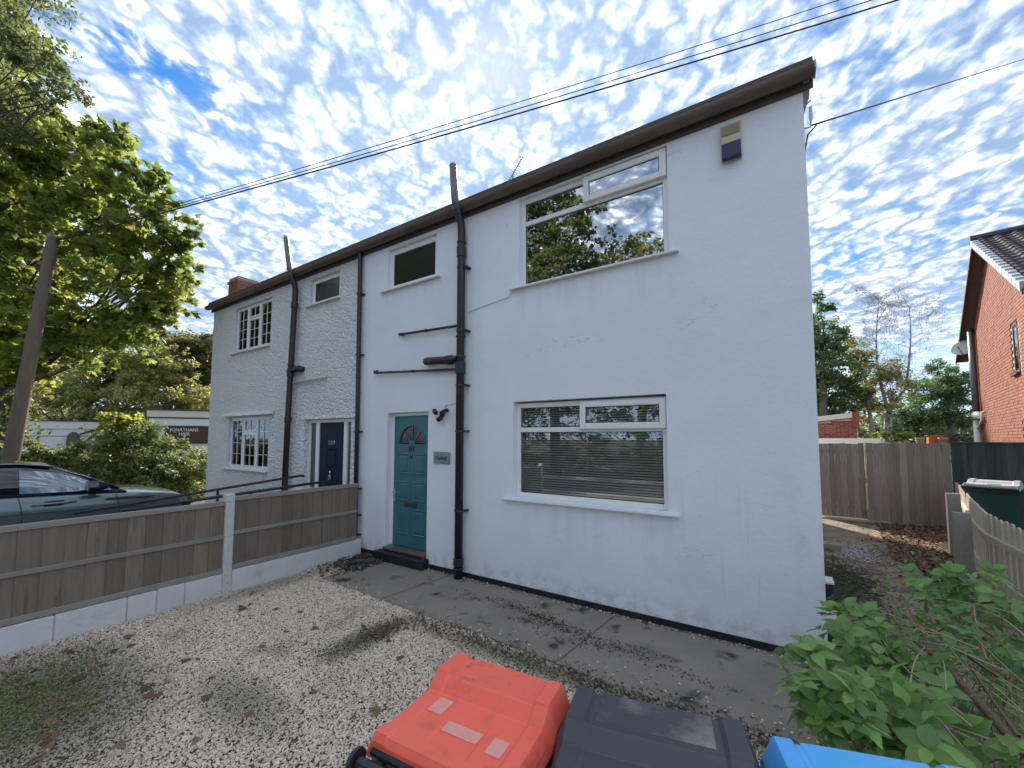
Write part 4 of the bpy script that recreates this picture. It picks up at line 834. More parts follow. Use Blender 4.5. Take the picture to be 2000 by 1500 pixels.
# roof panel, windscreen and side glass lie just proud of the black cabin
def top_strip(name, mat, ss, x_in, lift):
    b = MB(); n = 8
    for s in ss:
        y, hb, ht, zb, zt = s; hw = ht-x_in
        for k in range(n+1): u = -1+2*k/n; b.v.append((hw*u, y, zt+.036*(1-u*u*.9)+lift))
    for i in range(len(ss)-1):
        for k in range(n): b.f.append((i*(n+1)+k, i*(n+1)+k+1, (i+1)*(n+1)+k+1, (i+1)*(n+1)+k))
    b.mi = [0]*len(b.f); o = b.build(name, mat, car, smooth=True); s_ = o.modifiers.new('s', 'SOLIDIFY'); s_.thickness = .01; return o
top_strip('roof', 'car_paint', cabs[1:6], .01, .012)
top_strip('windscreen', 'car_glass', [(.53, .86, .66, 1.19, 1.545), (.88, .86, .71, 1.18, 1.385), (1.22, .86, .80, 1.16, 1.20)], .05, .012)
def side_glass(ys, zlo, zhi, s):
    """pane following the tumblehome of the cabin, a little proud of it"""
    b = MB(); Y = np.linspace(ys[0], ys[-1], 9); nz = 5
    for y in Y:
        hb, ht, zb, zt = [float(np.interp(y, [c[0] for c in cabs], [c[i] for c in cabs])) for i in (1, 2, 3, 4)]
        zl, zh = float(np.interp(y, ys, zlo)), float(np.interp(y, ys, zhi))
        for j in range(nz): z = zl+(zh-zl)*j/(nz-1); b.v.append((s*(float(np.interp(z, [zb, (zb+zt)/2, zt-.05], [hb, hb*.5+ht*.5+.015, ht+.012]))+.012), float(y), z))
    b.f = [(i*nz+j, (i+1)*nz+j, (i+1)*nz+j+1, i*nz+j+1) for i in range(8) for j in range(nz-1)]; b.mi = [0]*len(b.f); return b.build('side_window', 'car_glass', car, smooth=True)
for s in (1, -1):
    side_glass([.22-.02, .5, .75, 1.10], [1.235, 1.225, 1.215, 1.205], [1.545, 1.50, 1.41, 1.235], s)
    side_glass([-.62, -.3, .02], [1.25, 1.247, 1.24], [1.56, 1.56, 1.555], s); side_glass([-1.35, -1.0, -.72], [1.27, 1.26, 1.255], [1.50, 1.545, 1.555], s)
# front quarter line, door seams, crease, vent, handles, mirrors
for s in (1, -1):
    X = .956
    b = MB()
    for y in (.19, 1.14): b.tube([(s*(X-.055), y-.0, 1.19), (s*X, y+.03, 1.02), (s*(X+.002), y+.045, .74), (s*(X-.01), y+.03, .35)], .005, 4)
    b.tube([(s*(X+.000), -1.9, 1.0), (s*(X+.003), -.6, .985), (s*(X+.002), .4, .97), (s*(X), 1.1, .945), (s*(X-.004), 1.5, .92)], .006, 4); b.build('door_seam', 'cable', car)
    b = MB(); b.tube([(s*(X+.012), .30, 1.075), (s*(X+.022), .40, 1.082), (s*(X+.022), .62, 1.085), (s*(X+.012), .72, 1.085)], [.010, .017, .017, .010], 8); b.build('handle', 'car_paint', car, smooth=True)
    MB().prism([(.42, 1.045), (.60, 1.05), (.60, 1.12), (.42, 1.115)], 0, s*(X-.004), s*(X+.001)).build('handle_recess', 'cable', car)
    MB().prism([(1.02, 1.065), (1.58, 1.055), (1.60, 1.07), (1.06, 1.095)], 0, s*(X-.03), s*(X+.004)).build('side_vent', 'cable', car)
    m_ = loft([[(s*(.90+dx), y, 1.28+dz) for dx, dz in ((0, -.05), (.22, -.075), (.25, .0), (.22, .09), (.05, .085), (0, .03))] for y in (.80, .90)]+[[(s*(.93+dx), 1.02, 1.28+dz) for dx, dz in ((0, -.03), (.12, -.04), (.15, .0), (.12, .045), (.04, .04), (0, .02))]])
    m_.box(min(s*.80, s*.93), max(s*.80, s*.93), .87, .95, 1.215, 1.245); mo = m_.build('door_mirror', 'car_black', car, smooth=False, bevel=.02, seg=2)
    for y in (-1.33, 1.37):
        b = MB(); b.tube([(s*.70, y, .36), (s*.935, y, .36)], .36, 28); t_ = b.build('wheel', 'tyre', car, bevel=.03)
        b = MB(); b.tube([(s*.92, y, .36), (s*.942, y, .36)], .25, 28); b.build('rim', 'aerial_metal', t_)
        b = MB(); b.tube([(s*.944, y+.43*math.cos(R(a)), .36+.43*math.sin(R(a))) for a in range(-10, 191, 15)], .028, 6); b.build('arch_trim', 'cable', car, smooth=True)
    b = MB(); b.prism([(1.98, .86), (2.11, .84), (2.12, .90), (1.95, .96)], 0, s*.72, s*.885); b.build('headlight', 'car_glass', car, bevel=.02)
    b = MB(); b.prism([(-2.15, .95), (-2.05, .95), (-2.0, 1.06), (-2.14, 1.06)], 0, s*.66, s*.90); b.build('rear_light', 'stained_glass', car, bevel=.02)
for x, y0, y1 in ((-.45, 1.28, 1.34), (.2, 1.27, 1.33)): MB().tube([(x, y0, 1.215), (x+.5, y1-.14, 1.275)], .008, 5).build('wiper', 'cable', car)

# ================================================================== wheelie bins
def bin_lid_bm(w, d, zt):
    """lid as a height field: flat raised front plate with shoulders, a step across, lower rear panel with a sunk label area"""
    hw, hd = w/2, d/2
    xs = sorted(set([-hw, -hw+.012, -hw+.030, -hw*.70, -hw*.66, -hw*.30, -hw*.27, hw*.27, hw*.30, hw*.66, hw*.70, hw-.030, hw-.012, hw, 0]))
    ys = [-hd, -hd+.012, -hd+.05, -hd+.058, -hd*.25, -hd*.22, hd*.12, hd*.14, hd*.29, hd*.31, hd*.80, hd-.035, hd-.012, hd]
    def h(x, y):
        a = abs(x)
        z = 0.0
        if y > hd*.30: z = .050
        elif y > hd*.13: z = .010+(y-hd*.13)/(hd*.17)*.040
        else: z = .010-.006*(hd*.13-y)/(hd*1.1)
        if a > hw*.68 and a < hw-.02: z += (.014 if y > hd*.29 else .009) if y > hd*.13 else .005
        if a < hw*.285 and -hd+.055 < y < -hd*.235: z -= .006
        if y < -hd+.055: z += .012
        if a > hw-.02: z -= .030 if a < hw-.005 else .055
        if y > hd-.02: z -= .02 if y < hd-.005 else .075
        if y < -hd+.006: z -= .02
        return z
    b = MB(); nx, ny = len(xs), len(ys)
    for y in ys:
        for x in xs:
            fr = 1-.025*max(0, (y-hd*.3))/(hd*.7)          # narrower towards the front
            b.v.append((x*fr, y, zt+h(x, y)))
    m = len(b.v)
    for y in ys:
        for x in xs: b.v.append((x*(1-.025*max(0, (y-hd*.3))/(hd*.7)), y, zt-.052 if (x in (xs[0], xs[-1]) or y in (ys[0], ys[-1])) else zt-.02))
    for j in range(ny-1):
        for i in range(nx-1):
            k = j*nx+i; b.f.append((k, k+1, k+nx+1, k+nx)); b.f.append((m+k, m+k+nx, m+k+nx+1, m+k+1))
    for i in range(nx-1): b.f.append((i, m+i, m+i+1, i+1)); k = (ny-1)*nx+i; b.f.append((k, k+1, m+k+1, m+k))
    for j in range(ny-1): k = j*nx; b.f.append((k, k+nx, m+k+nx, m+k)); k = j*nx+nx-1; b.f.append((k, m+k, m+k+nx, k+nx))
    b.mi = [0]*len(b.f); return b
def make_bin(label, loc, rz, lid_mat, plate_mat, body_mat, group, w=.485, d=.475, H=1.0, labels=()):
    t = thing('wheelie_bin', label, 'bin', loc, rz, group); ORG.pop(t.name, None)
    hw, hd = w/2, d/2
    def ring(x, yb, yf, z): return [(-x, yb, z), (x, yb, z), (x, yf, z), (-x, yf, z)]
    b = loft([ring(hw*.80, -hd*.62, hd*.70, .06), ring(hw*.93, -hd*.88, hd*.90, H-.14), ring(hw*.98, -hd*.95, hd*.97, H-.10), ring(hw*1.0, -hd, hd*.985, H-.085), ring(hw*1.0, -hd, hd*.985, H-.055)]); b.build('body', body_mat, t, bevel=.02, seg=2)
    lid = bin_lid_bm(w+.012, d+.02, H).build('lid', lid_mat, t, bevel=.0035, seg=2)
    hd2 = (d+.02)/2; fw = (w/2)*.60
    b = MB(); b.box(-fw, fw, hd2*.40, hd2*.91, H+.0490, H+.0510); b.build('front_plate', plate_mat, lid, bevel=.001)
    yb = -hd-.055
    b = MB(); b.tube([(-hw*.93, yb, H-.035), (hw*.93, yb, H-.035)], .017, 12); b.tube([(-hw*.9, yb+.045, H-.03), (hw*.9, yb+.045, H-.03)], .013, 10)
    for x in (-hw*.97, hw*.97, 0): b.tube([(x-.006, yb, H-.035), (x+.006, yb, H-.035)], .036 if x else .024, 16)
    for x in (-hw*.72, -hw*.2, hw*.2, hw*.72): b.box(x-.014, x+.014, yb, -hd*.9, H-.075, H-.035)
    b.build('handle', 'black_plastic', t, bevel=.003)
    for x in (-hw*.78, hw*.78):
        wl_ = MB().tube([(x-.03, -hd*.75, .10), (x+.03, -hd*.75, .10)], .10, 20).build('wheel', 'tyre', t, bevel=.012)
        MB().tube([(x-.034, -hd*.75, .10), (x+.034, -hd*.75, .10)], .055, 14).build('hub', 'bin_charcoal', wl_)
    for (xa, xb, ya, ybb, mt) in labels:
        zl = H+.0105-.006*(.035-(ya+ybb)/2)/.27-(.006 if abs(xa+xb) < .02 else 0)
        MB().box(xa, xb, ya, ybb, zl-.004, zl+.0025).build('label', mt, lid)
    return t
make_bin('wheelie bin with bright orange-red lid, leftmost of the three by the gravel', (-.842, 1.092, 0), R(4.7), 'bin_red', 'bin_red_scuffed', 'bin_charcoal', 'wheelie bins in the foreground', w=.485, d=.445, labels=((-.155, -.100, -.060, .012, 'label_faded'), (-.064, .064, -.105, -.060, 'label_faded'), (.105, .155, -.125, -.060, 'label_faded')))
make_bin('wheelie bin with dusty charcoal lid, between the red-lidded and blue-lidded bins', (-.303, 1.145, 0), R(12.5), 'bin_charcoal', 'bin_charcoal_dusty', 'bin_charcoal', 'wheelie bins in the foreground', w=.545, d=.53)
make_bin('wheelie bin with bright blue lid, beside the leafy shrub', (.232, 1.275, 0), R(18), 'bin_blue', 'bin_blue', 'bin_charcoal', 'wheelie bins in the foreground')
gb = make_bin('dark green wheelie bin with pale grey lid behind the picket fence', (3.03, 10.27, 1.18), R(-22), 'bin_grey_lid', 'bin_grey_lid', 'bin_green', 'bins beyond the picket fence', w=.62, d=.74, H=1.07, labels=((-.05, .10, -.15, .0, 'label_green'),))
gb.location.z = .06

# ================================================================== right side: gate, fences, drive
gt = thing('side_gate', 'weathered grey vertical board gate closing the side driveway, left leaf', 'gate', (1.25, 12.35, 0))
def vboards(parent, x0, x1, y0, y1, zb, zt, mat, wid=.115, name='board', th=.02, jit=.012, gap=.004):
    L = math.hypot(x1-x0, y1-y0); n = max(1, round(L/wid)); d = Vector((x1-x0, y1-y0, 0))/L; nn = Vector((d.y, -d.x, 0))
    for i in range(n):
        a = Vector((x0, y0, 0))+d*(L*i/n+gap/2); c = Vector((x0, y0, 0))+d*(L*(i+1)/n-gap/2); t = nn*th*(1 if i % 2 else .45); z = zt+random.uniform(-jit, jit)
        v = [a+t, c+t, c-nn*.006, a-nn*.006]
        MB().add([(p.x, p.y, zb) for p in v]+[(p.x, p.y, z) for p in v], [(0, 3, 2, 1), (4, 5, 6, 7), (0, 1, 5, 4), (1, 2, 6, 5), (2, 3, 7, 6), (3, 0, 4, 7)]).build(name, mat, parent)
vboards(gt, .80, 1.665, 12.35, 12.35, .07, 1.785, 'gate_board')
for z in (.3, .95, 1.6): MB().box(.80, 1.665, 12.36, 12.40, z-.05, z+.05).build('rail', 'weathered_rail', gt)
g2 = thing('board_fence', 'weathered grey vertical board fence panel between the gate and the dark green fence', 'fence', (2.35, 12.33, 0))
vboards(g2, 1.70, 3.06, 12.33, 12.33, .04, 1.80, 'gate_board', .118)
for z in (.3, .95, 1.6): MB().box(1.70, 3.06, 12.34, 12.38, z-.05, z+.05).build('rail', 'weathered_rail', g2)
MB().box(1.675, 1.693, 12.30, 12.36, .02, 1.80).build('edge_strip', 'fresh_wood', g2)
MB().box(.80, 2.05, 12.20, 12.29, .017, .055).build('threshold_board', 'fresh_wood', g2)
MB().box(1.66, 1.78, 12.26, 12.30, .02, .30).build('prop', 'weathered_rail', g2)
g3 = thing('green_fence', 'dark green stained close board fence in front of the brick house', 'fence', (3.9, 11.7, 0))
vboards(g3, 3.07, 4.75, 12.33, 11.1, .0, 1.81, 'green_board', .13, jit=.004)
vboards(g3, 4.75, 6.4, 11.1, 9.9, .0, 1.81, 'green_board', .13, jit=.004)
MB().add([(3.07, 12.29, 1.80), (4.75, 11.06, 1.80), (4.78, 11.13, 1.80), (3.10, 12.36, 1.80), (3.07, 12.29, 1.835), (4.75, 11.06, 1.835), (4.78, 11.13, 1.835), (3.10, 12.36, 1.835)], [(0, 3, 2, 1), (4, 5, 6, 7), (0, 1, 5, 4), (1, 2, 6, 5), (2, 3, 7, 6), (3, 0, 4, 7)]).build('capping', 'green_board', g3)
pk = thing('picket_fence', 'low grey-brown picket fence with rounded tops bending along the side driveway', 'fence', (2.2, 8, 0))
poly = [(1.96, 3.6), (2.0, 5.0), (2.03, 6.2), (2.06, 7.3), (2.30, 8.6), (2.66, 10.2), (3.02, 12.1)]
def along(t):
    tot = 0
    for (a, b_) in zip(poly[:-1], poly[1:]):
        L = math.dist(a, b_)
        if t <= tot+L: u = (t-tot)/L; return Vector((a[0]+(b_[0]-a[0])*u, a[1]+(b_[1]-a[1])*u, 0)), Vector((b_[0]-a[0], b_[1]-a[1], 0)).normalized()
        tot += L
    return Vector((*poly[-1], 0)), Vector((0, 1, 0))
Lt = sum(math.dist(a, b_) for a, b_ in zip(poly[:-1], poly[1:])); t = .02
while t < Lt:
    p, d = along(t); nn = Vector((d.y, -d.x, 0)); w_ = .088; h = 1.0+.015*math.sin(t*1.7)+random.uniform(-.008, .008)
    prof = [(-w_/2, .05), (w_/2, .05), (w_/2, h-.03), (w_*.36, h-.008), (w_*.15, h), (-w_*.15, h), (-w_*.36, h-.008), (-w_/2, h-.03)]
    k = len(prof); v = []
    for off in (.0, .020): v += [tuple(p+nn*(off+.022)+d*u+Vector((0, 0, z))) for u, z in prof]
    MB().add(v, [tuple(range(k-1, -1, -1)), tuple(range(k, 2*k))]+[(i, (i+1) % k, k+(i+1) % k, k+i) for i in range(k)]).build('picket', 'picket_wood', pk)
    t += .150
for z in (.73, .28):
    for a, b_ in zip(poly[:-1], poly[1:]):
        d = Vector((b_[0]-a[0], b_[1]-a[1], 0)).normalized(); nn = Vector((d.y, -d.x, 0)); A = Vector((*a, 0)); B = Vector((*b_, 0)); v = []
        for zz_ in (z-.04, z+.04): v += [tuple(A-nn*.02+Vector((0, 0, zz_))), tuple(B-nn*.02+Vector((0, 0, zz_))), tuple(B+nn*.02+Vector((0, 0, zz_))), tuple(A+nn*.02+Vector((0, 0, zz_)))]
        MB().add(v, [(0, 3, 2, 1), (4, 5, 6, 7), (0, 1, 5, 4), (1, 2, 6, 5), (2, 3, 7, 6), (3, 0, 4, 7)]).build('rail', 'picket_wood', pk, bevel=.004)
for (x, y, h) in ((1.90, 7.35, .985), (2.36, 9.45, 1.02), (1.86, 4.6, .98)):
    MB().box(x-.095, x+.06, y-.05, y+.05, -.1, h).build('post', 'weathered_rail', pk, bevel=.006)

# leaves heaped along the picket fence and over the gravel
def litter(name, mat, pts, size, tm, up=2.2):
    me = leaf_mesh(name, pts, size, tm, up); return link(name, me, mat, None, kind='stuff')
P = []
while len(P) < 13000:
    y = rng.uniform(7.0, 12.25); xf = np.interp(y, [7.3, 8.6, 10.2, 12.1], [2.0, 2.24, 2.6, 2.96]); xb = np.interp(y, [7.0, 8.0, 8.7, 10.5, 12.2], [1.9, 1.78, 1.62, 1.75, 1.9]); x = xf-(xf-xb+.12)*rng.random()**1.15
    if rng.random() < .06: x -= rng.random()*.5
    P.append((x, y, .02+rng.random()*.05*(1-abs(x-xf)/1.2)))
litter('fallen_leaves', 'dead_leaf', np.array(P), .048, T_maple(), 1.4)
P = np.column_stack([rng.uniform(-5.66, -5.02, 900), 4.33-np.abs(rng.normal(size=900))*.42, .01+rng.random(900)*.05]); P = P[P[:, 1] > 3.35]
litter('dark_leaf_litter', 'dark_litter', P, .05, T_oval(.3), 1.0)
P = np.concatenate([np.column_stack([rng.normal(-4.5, .6, 60), rng.normal(.8, .42, 60), np.full(60, .022)]), np.column_stack([rng.uniform(-5.5, -.6, 42), rng.uniform(.6, 3.2, 42), np.full(42, .020)]), np.column_stack([rng.normal(-3.3, .08, 26), rng.normal(2.85, .14, 26), np.full(26, .016)])])
P = P[(P[:, 0] > -5.6)]
litter('scattered_leaves', 'dead_leaf', P, .07, T_maple(), 1.6)
P = np.column_stack([rng.uniform(-3.3, .3, 2000), rng.normal(3.12, .08, 2000), rng.uniform(.012, .03, 2000)]); P2 = np.concatenate([np.column_stack([rng.normal(cx_, .11+.08*rng.random(), n_), rng.normal(cy_, .035+.03*rng.random(), n_), np.full(n_, .025)]) for cx_, cy_, n_ in ((-2.75, 3.98, 90), (-2.5, 3.93, 156), (-2.15, 3.86, 252), (-1.95, 3.78, 228), (-1.7, 3.74, 144), (-2.3, 3.70, 72), (-1.4, 3.66, 156), (-1.15, 3.72, 90), (-.9, 3.6, 72), (-3.1, 3.9, 54), (-1.75, 3.55, 66), (-.5, 3.55, 42))])
P3 = np.column_stack([rng.normal(-3.32, .10, 420), rng.uniform(2.15, 3.05, 420), rng.uniform(.012, .025, 420)])
P4 = np.column_stack([rng.uniform(-4.2, .25, 420), 4.365-np.abs(rng.normal(size=420))*.035, np.full(420, .03)])
litter('moss_crumbs', 'dark_litter', np.concatenate([P, P2, P3, P4]), .022, T_rhomb(), 1.0)
# grass and moss at the left front
def grass():
    n = 9000; x = rng.normal(-4.55, .52, n); y = rng.normal(.62, .36, n); k = (x > -5.66) & (((x+4.5)/1.25)**2+((y-.6)/.78)**2 < 1+.3*rng.normal(size=n)); x, y = x[k], y[k]
    x = np.concatenate([x, rng.normal(-5.15, .15, 500), rng.normal(-3.34, .12, 420), rng.uniform(-2.5, .2, 350), rng.normal(-.15, .2, 350)]); y = np.concatenate([y, rng.normal(1.15, .12, 500), rng.uniform(2.1, 2.9, 420), rng.normal(3.12, .05, 350), rng.normal(2.95, .12, 350)])
    m = len(x); L = rng.uniform(.015, .055, m); a = rng.uniform(0, 6.28, m); lean = rng.uniform(.2, 1.1, m); w = rng.uniform(.0015, .003, m)
    b0 = np.column_stack([x, y, np.full(m, .0)]); side = np.column_stack([-np.sin(a)*w, np.cos(a)*w, np.zeros(m)]); tip = b0+np.column_stack([np.cos(a)*L*lean, np.sin(a)*L*lean, L])
    v = np.stack([b0-side, b0+side, tip], 1).reshape(-1, 3); me = bpy.data.meshes.new('grass'); me.from_pydata(v.tolist(), [], [(3*i, 3*i+1, 3*i+2) for i in range(m)]); return link('grass', me, 'grass_blade', None, kind='stuff')
grass()
for i, (x, y, rz, s) in enumerate(((-5.35, 3.95, .3, 1), (-5.22, 4.08, 1.2, .8), (-5.5, 3.75, -.5, .7))):
    t_ = tag(MB().box(-.12*s, .12*s, -.07*s, .07*s, 0, .035).build('roof_slate', 'slate_piece', None, bevel=.008), ('broken dark slate lying in the leaf litter by the downpipe, largest of three', 'broken dark slate beside the doorstep end of the leaf litter', 'smallest broken slate in the leaf litter against the fence')[i], 'slate', 'broken slates in the corner'); t_.location = (x, y, .03); t_.rotation_euler = (R(6), R(-5), rz)

# small things by the far corner of the white house and on the drive
pl = thing('planter_trough', 'dark blue-black low trough with pale coping beside the right corner of the white house', 'planter', (.50, 4.9, 0))
MB().box(.315, .455, 4.72, 5.02, .0, .235).build('side', 'blue_brick', pl, bevel=.006); MB().box(.305, .462, 4.712, 5.03, .237, .262).build('coping', 'pale_coping', pl, bevel=.006)
MB().box(.39, .396, 4.715, 4.7195, .0, .235).build('joint', 'cable', pl)
hp = thing('gully_hopper', 'black drain hopper with pale rim on the side wall of the white house', 'drain', (.34, 5.4, .3))
MB().prism([(.30, .30), (.37, .30), (.42, .36), (.42, .44), (.30, .44)], 1, 5.25, 5.45).build('bowl', 'black_plastic', hp, bevel=.01); MB().box(.30, .43, 5.24, 5.46, .442, .46).build('rim', 'white_pipe', hp); MB().tube([(.34, 5.35, .30), (.34, 5.35, .0)], .035, 8).build('pipe', 'black_plastic', hp)
sl = thing('kerb_slab', 'short dark concrete slab lying on the side driveway against the house', 'slab', (.62, 8.9, 0))
MB().box(.35, .83, 8.75, 9.05, .0, .13).build('slab', 'path_concrete', sl, bevel=.012)
P = np.column_stack([rng.normal(.98, .16, 2600), rng.normal(8.95, .30, 2600), rng.uniform(.0155, .022, 2600)]); litter('mortar_crumbs', 'mortar_crumb', P[P[:, 0] > .43], .035, T_rhomb(.5), 5.0)
P = np.column_stack([rng.normal(.66, .20, 4200), rng.normal(6.9, .7, 4200), rng.uniform(.016, .026, 4200)]); litter('moss_mat', 'moss', P[P[:, 0] > .43], .03, T_rhomb(.5), 4.0)

P = np.column_stack([rng.uniform(.45, 2.0, 5200), rng.uniform(3.3, 11.8, 5200), np.full(5200, .0175)]); P = P[rng.random(len(P)) < .35+.5*np.sin(P[:, 0]*5+P[:, 1]*2.3)**2]; litter('earth_crumbs', 'dead_leaf', P, .02, T_rhomb(.5), 3.0)
# ================================================================== brick house on the right (gable wall runs a little oblique)
bh = thing('brick_house', 'orange brick house with dark tiled roof beyond the green fence', 'house', (4.19, 11.5, 0), rz=R(-9.53)); ORG.pop(bh.name, None)
# local frame: +y along the gable wall away from the camera, +x into the house; gable from y=0 to y=9.08
GL = 9.08; ez = 4.78; rz_ = 4.78+2.42
holes = [(2.10, 2.58, 3.38, 4.52), (1.42, 2.02, .75, 2.32)]
def gable_top(y): return ez+(rz_-ez)*(1-abs(y-GL/2)/(GL/2))
b = MB(); b.prism([(0, -.1), (GL, -.1), (GL, ez), (GL/2, rz_), (0, ez)], 0, .012, .25); b.build('gable_wall', 'mortar', bh)
b = MB(); b.box(-.006, 8, -.03, -.001, -.1, ez-.1); b.box(.251, 8, GL-.25, GL, -.1, ez-.1); b.build('front_wall', 'orange_brick', bh)
brk = []
row = 0
while True:
    z = row*.075-.02
    if z > rz_-.1: break
    y = -(row % 2)*.1125
    while y < GL:
        a, c = max(0, y), min(GL, y+.2150); zc = z+.033
        if c-a > .04 and gable_top(a) > z+.06 and gable_top(c) > z+.06 and not any(h[0]-.01 < c and a < h[1]+.01 and h[2]-.02 < zc < h[3]+.02 for h in holes) and z > 1.35: brk.append((a, c, z))
        y += .225
    row += 1
vis = sorted(brk, key=lambda q: (max(0, 1.05-q[0])*3+math.hypot(q[0]+11.0, q[2]-1.9)))
bme = MB().box(0, .012+.004, 0, .215, 0, .065); bm0 = None
for a, c, z in vis[:280]:
    if c-a > .2:
        if bm0 is None:
            bm0 = MB().box(-.006, .02, 0, .215, 0, .065).build('brick', 'orange_brick', bh); o = bm0
        else: o = copy_obj(bm0, bh)
    else: o = MB().box(-.006, .02, 0, c-a, 0, .065).build('brick', 'orange_brick', bh)
    o.location = (random.uniform(-.003, .003), a, z)
b = MB()
for a, c, z in vis[280:]: j = random.uniform(-.003, .003); b.box(-.006+j, .02, a, c, z, z+.065)
b.build('brickwork', 'orange_brick', bh, kind='stuff')
for h in holes:
    n_ = round((h[1]-h[0]+.2)/.075)
    if h is holes[1]:
        for i in range(n_): MB().box(-.008, .02, h[0]-.1+i*.075, h[0]-.1+i*.075+.066, h[3]+.02, h[3]+.225).build('arch_brick', 'orange_brick', bh)
    b = MB(); y0, y1, z0, z1 = h; t_ = .07; b.box(-.002, .05, y0, y0+t_, z0, z1); b.box(-.002, .05, y1-t_, y1, z0, z1); b.box(-.002, .05, y0, y1, z0, z0+t_); b.box(-.002, .05, y0, y1, z1-t_, z1); b.box(-.002, .05, y0, y1, z1-.32, z1-.27) if h is holes[1] else None
    wf = b.build('window', 'bark', bh); MB().box(.009, .0115, y0+t_, y1-t_, z0+t_, z1-t_).build('pane', 'car_glass', wf); MB().box(-.07, .03, y0-.06, y1+.06, z0-.05, z0-.005).build('sill', 'bark', wf)
# roof: verge board, soffit, tiles
ov = .30
def roofline(y, d): return ez+(rz_-ez)*(1-abs(y-GL/2)/(GL/2))+d
ye0, ye1 = -.35, GL+.35
b = MB(); b.prism([(ye0, roofline(ye0, .06)), (GL/2, rz_+.06), (ye1, roofline(ye1, .06)), (ye1, roofline(ye1, .13)), (GL/2, rz_+.13), (ye0, roofline(ye0, .13))], 0, -ov+.03, 8); rf = b.build('roof', 'slate_tile', bh)
b = MB(); b.prism([(ye0, roofline(ye0, -.06)), (GL/2, rz_-.06), (ye1, roofline(ye1, -.06)), (ye1, roofline(ye1, .055)), (GL/2, rz_+.055), (ye0, roofline(ye0, .055))], 0, -ov+.0, -ov+.025); b.build('barge_board', 'soffit_brown', bh)
b = MB(); b.prism([(ye0, roofline(ye0, .02)), (GL/2, rz_+.02), (ye1, roofline(ye1, .02)), (ye1, roofline(ye1, .05)), (GL/2, rz_+.05), (ye0, roofline(ye0, .05))], 0, -ov+.027, .008); b.build('verge_soffit', 'soffit_brown', bh)
sl_ = (rz_-ez)/(GL/2); cl = math.hypot(1, sl_); course = .30; nc = int((GL/2-ye0)*cl/course)
tp = None
for k in range(nc):
    ya = ye0+k*course/cl; yb_ = ya+(course+.06)/cl
    # dry verge cap of every course, then the tiles
    z_a, z_b = roofline(ya, .14), roofline(min(yb_, GL/2), .125)
    MB().add([(-ov-.02, ya, z_a+.05), (-ov+.10, ya, z_a+.05), (-ov+.10, yb_, z_b+.02), (-ov-.02, yb_, z_b+.02), (-ov-.02, ya, z_a-.14), (-ov-.02, yb_, z_b-.12), (-ov+.10, ya, z_a-.02)], [(0, 1, 2, 3), (0, 3, 5, 4), (0, 4, 6, 1)]).build('verge_cap', 'verge_grey', rf)
    for i in range(7):
        x0 = -ov+.105+i*.30+(0 if k % 2 else -.0); xs_ = [x0, x0+.05, x0+.10, x0+.15, x0+.20, x0+.25, x0+.298]; dz = [.045, .05, .03, .0, -.0, .0, .03]
        if tp is None or True:
            v = []
            for (yy, zz_, lf) in ((ya, z_a, .028), (yb_, z_b, .0)):
                v += [(x, yy, zz_+lf+q) for x, q in zip(xs_, dz)]
            v += [(x, ya, z_a-.02) for x in xs_]
            f_ = [(j, j+1, 8+j, 7+j) for j in range(6)]+[(14+j, 15+j, j+1, j) for j in range(6)]
            if i < 5 and k < 20: MB().add(v, f_).build('roof_tile', 'slate_tile', rf)
b = MB(); b.tube([(-ov-.02, GL/2, rz_+.17), (8, GL/2, rz_+.17)], .10, 10); b.build('ridge', 'slate_tile', rf)
b = MB(); b.tube([(-ov+.06, ye0-.07, roofline(ye0, .05)), (8, ye0-.07, roofline(ye0, .05))], .065, 10); b.box(-ov+.12, 8, ye0-.02, .2, roofline(ye0, -.08), roofline(ye0, .05)); b.build('gutter', 'black_plastic', bh)
# pipes and dish
pipe_y = 7.55
b = MB(); b.tube([(-.09, pipe_y, 2.55), (-.09, pipe_y, 5.35)], .085, 12); sp3 = b.build('vent_pipe', 'soil_pipe_grey', bh, smooth=True); MB().tube([(-.09, pipe_y, 5.34), (-.09, pipe_y, 5.43)], [.088, .06], 12).build('cap', 'black_plastic', sp3)
b = MB(); b.tube([(-.09, pipe_y, 0), (-.09, pipe_y, 2.50)], .088, 12); b.build('soil_pipe', 'white_pipe', bh, smooth=True)
b = MB(); b.tube([(-.09, pipe_y, 2.50), (-.09, pipe_y, 2.60)], .11, 12); b.build('collar', 'black_plastic', bh)
b = MB(); b.tube([(-.09, pipe_y-.02, 2.58), (-.12, pipe_y-.25, 2.66), (-.10, pipe_y-.55, 2.62), (.0, pipe_y-.70, 2.55)], [.10, .11, .11, .09], 10); b.tube([(0, pipe_y-.95, 2.72), (-.08, pipe_y-.95, 2.70), (-.08, pipe_y-.9, 2.5), (-.09, pipe_y-.15, 2.22)], .03, 8); b.build('waste_pipe', 'white_pipe', bh, smooth=True)
b = MB(); b.tube([(-.03, pipe_y-.35, .2), (-.03, pipe_y-.32, 5.2)], .018, 5); b.build('conduit', 'orange_brick', bh)
ds = thing('satellite_dish', 'grey oval satellite dish on the far corner of the brick house', 'dish', (5.32, 19.48, 4.95))
dl = ds.location.copy(); b = MB(); n_ = 20; nrm = Vector((-.5, -.75, .42)).normalized(); ux = Vector((0, 0, 1)).cross(nrm).normalized(); uy = nrm.cross(ux)
v = [tuple(dl-nrm*.07)]
for r_, dd in ((.18, -.05), (.33, 0)):
    v += [tuple(dl+ux*r_*math.cos(2*math.pi*i/n_)+uy*r_*.85*math.sin(2*math.pi*i/n_)+nrm*dd) for i in range(n_)]
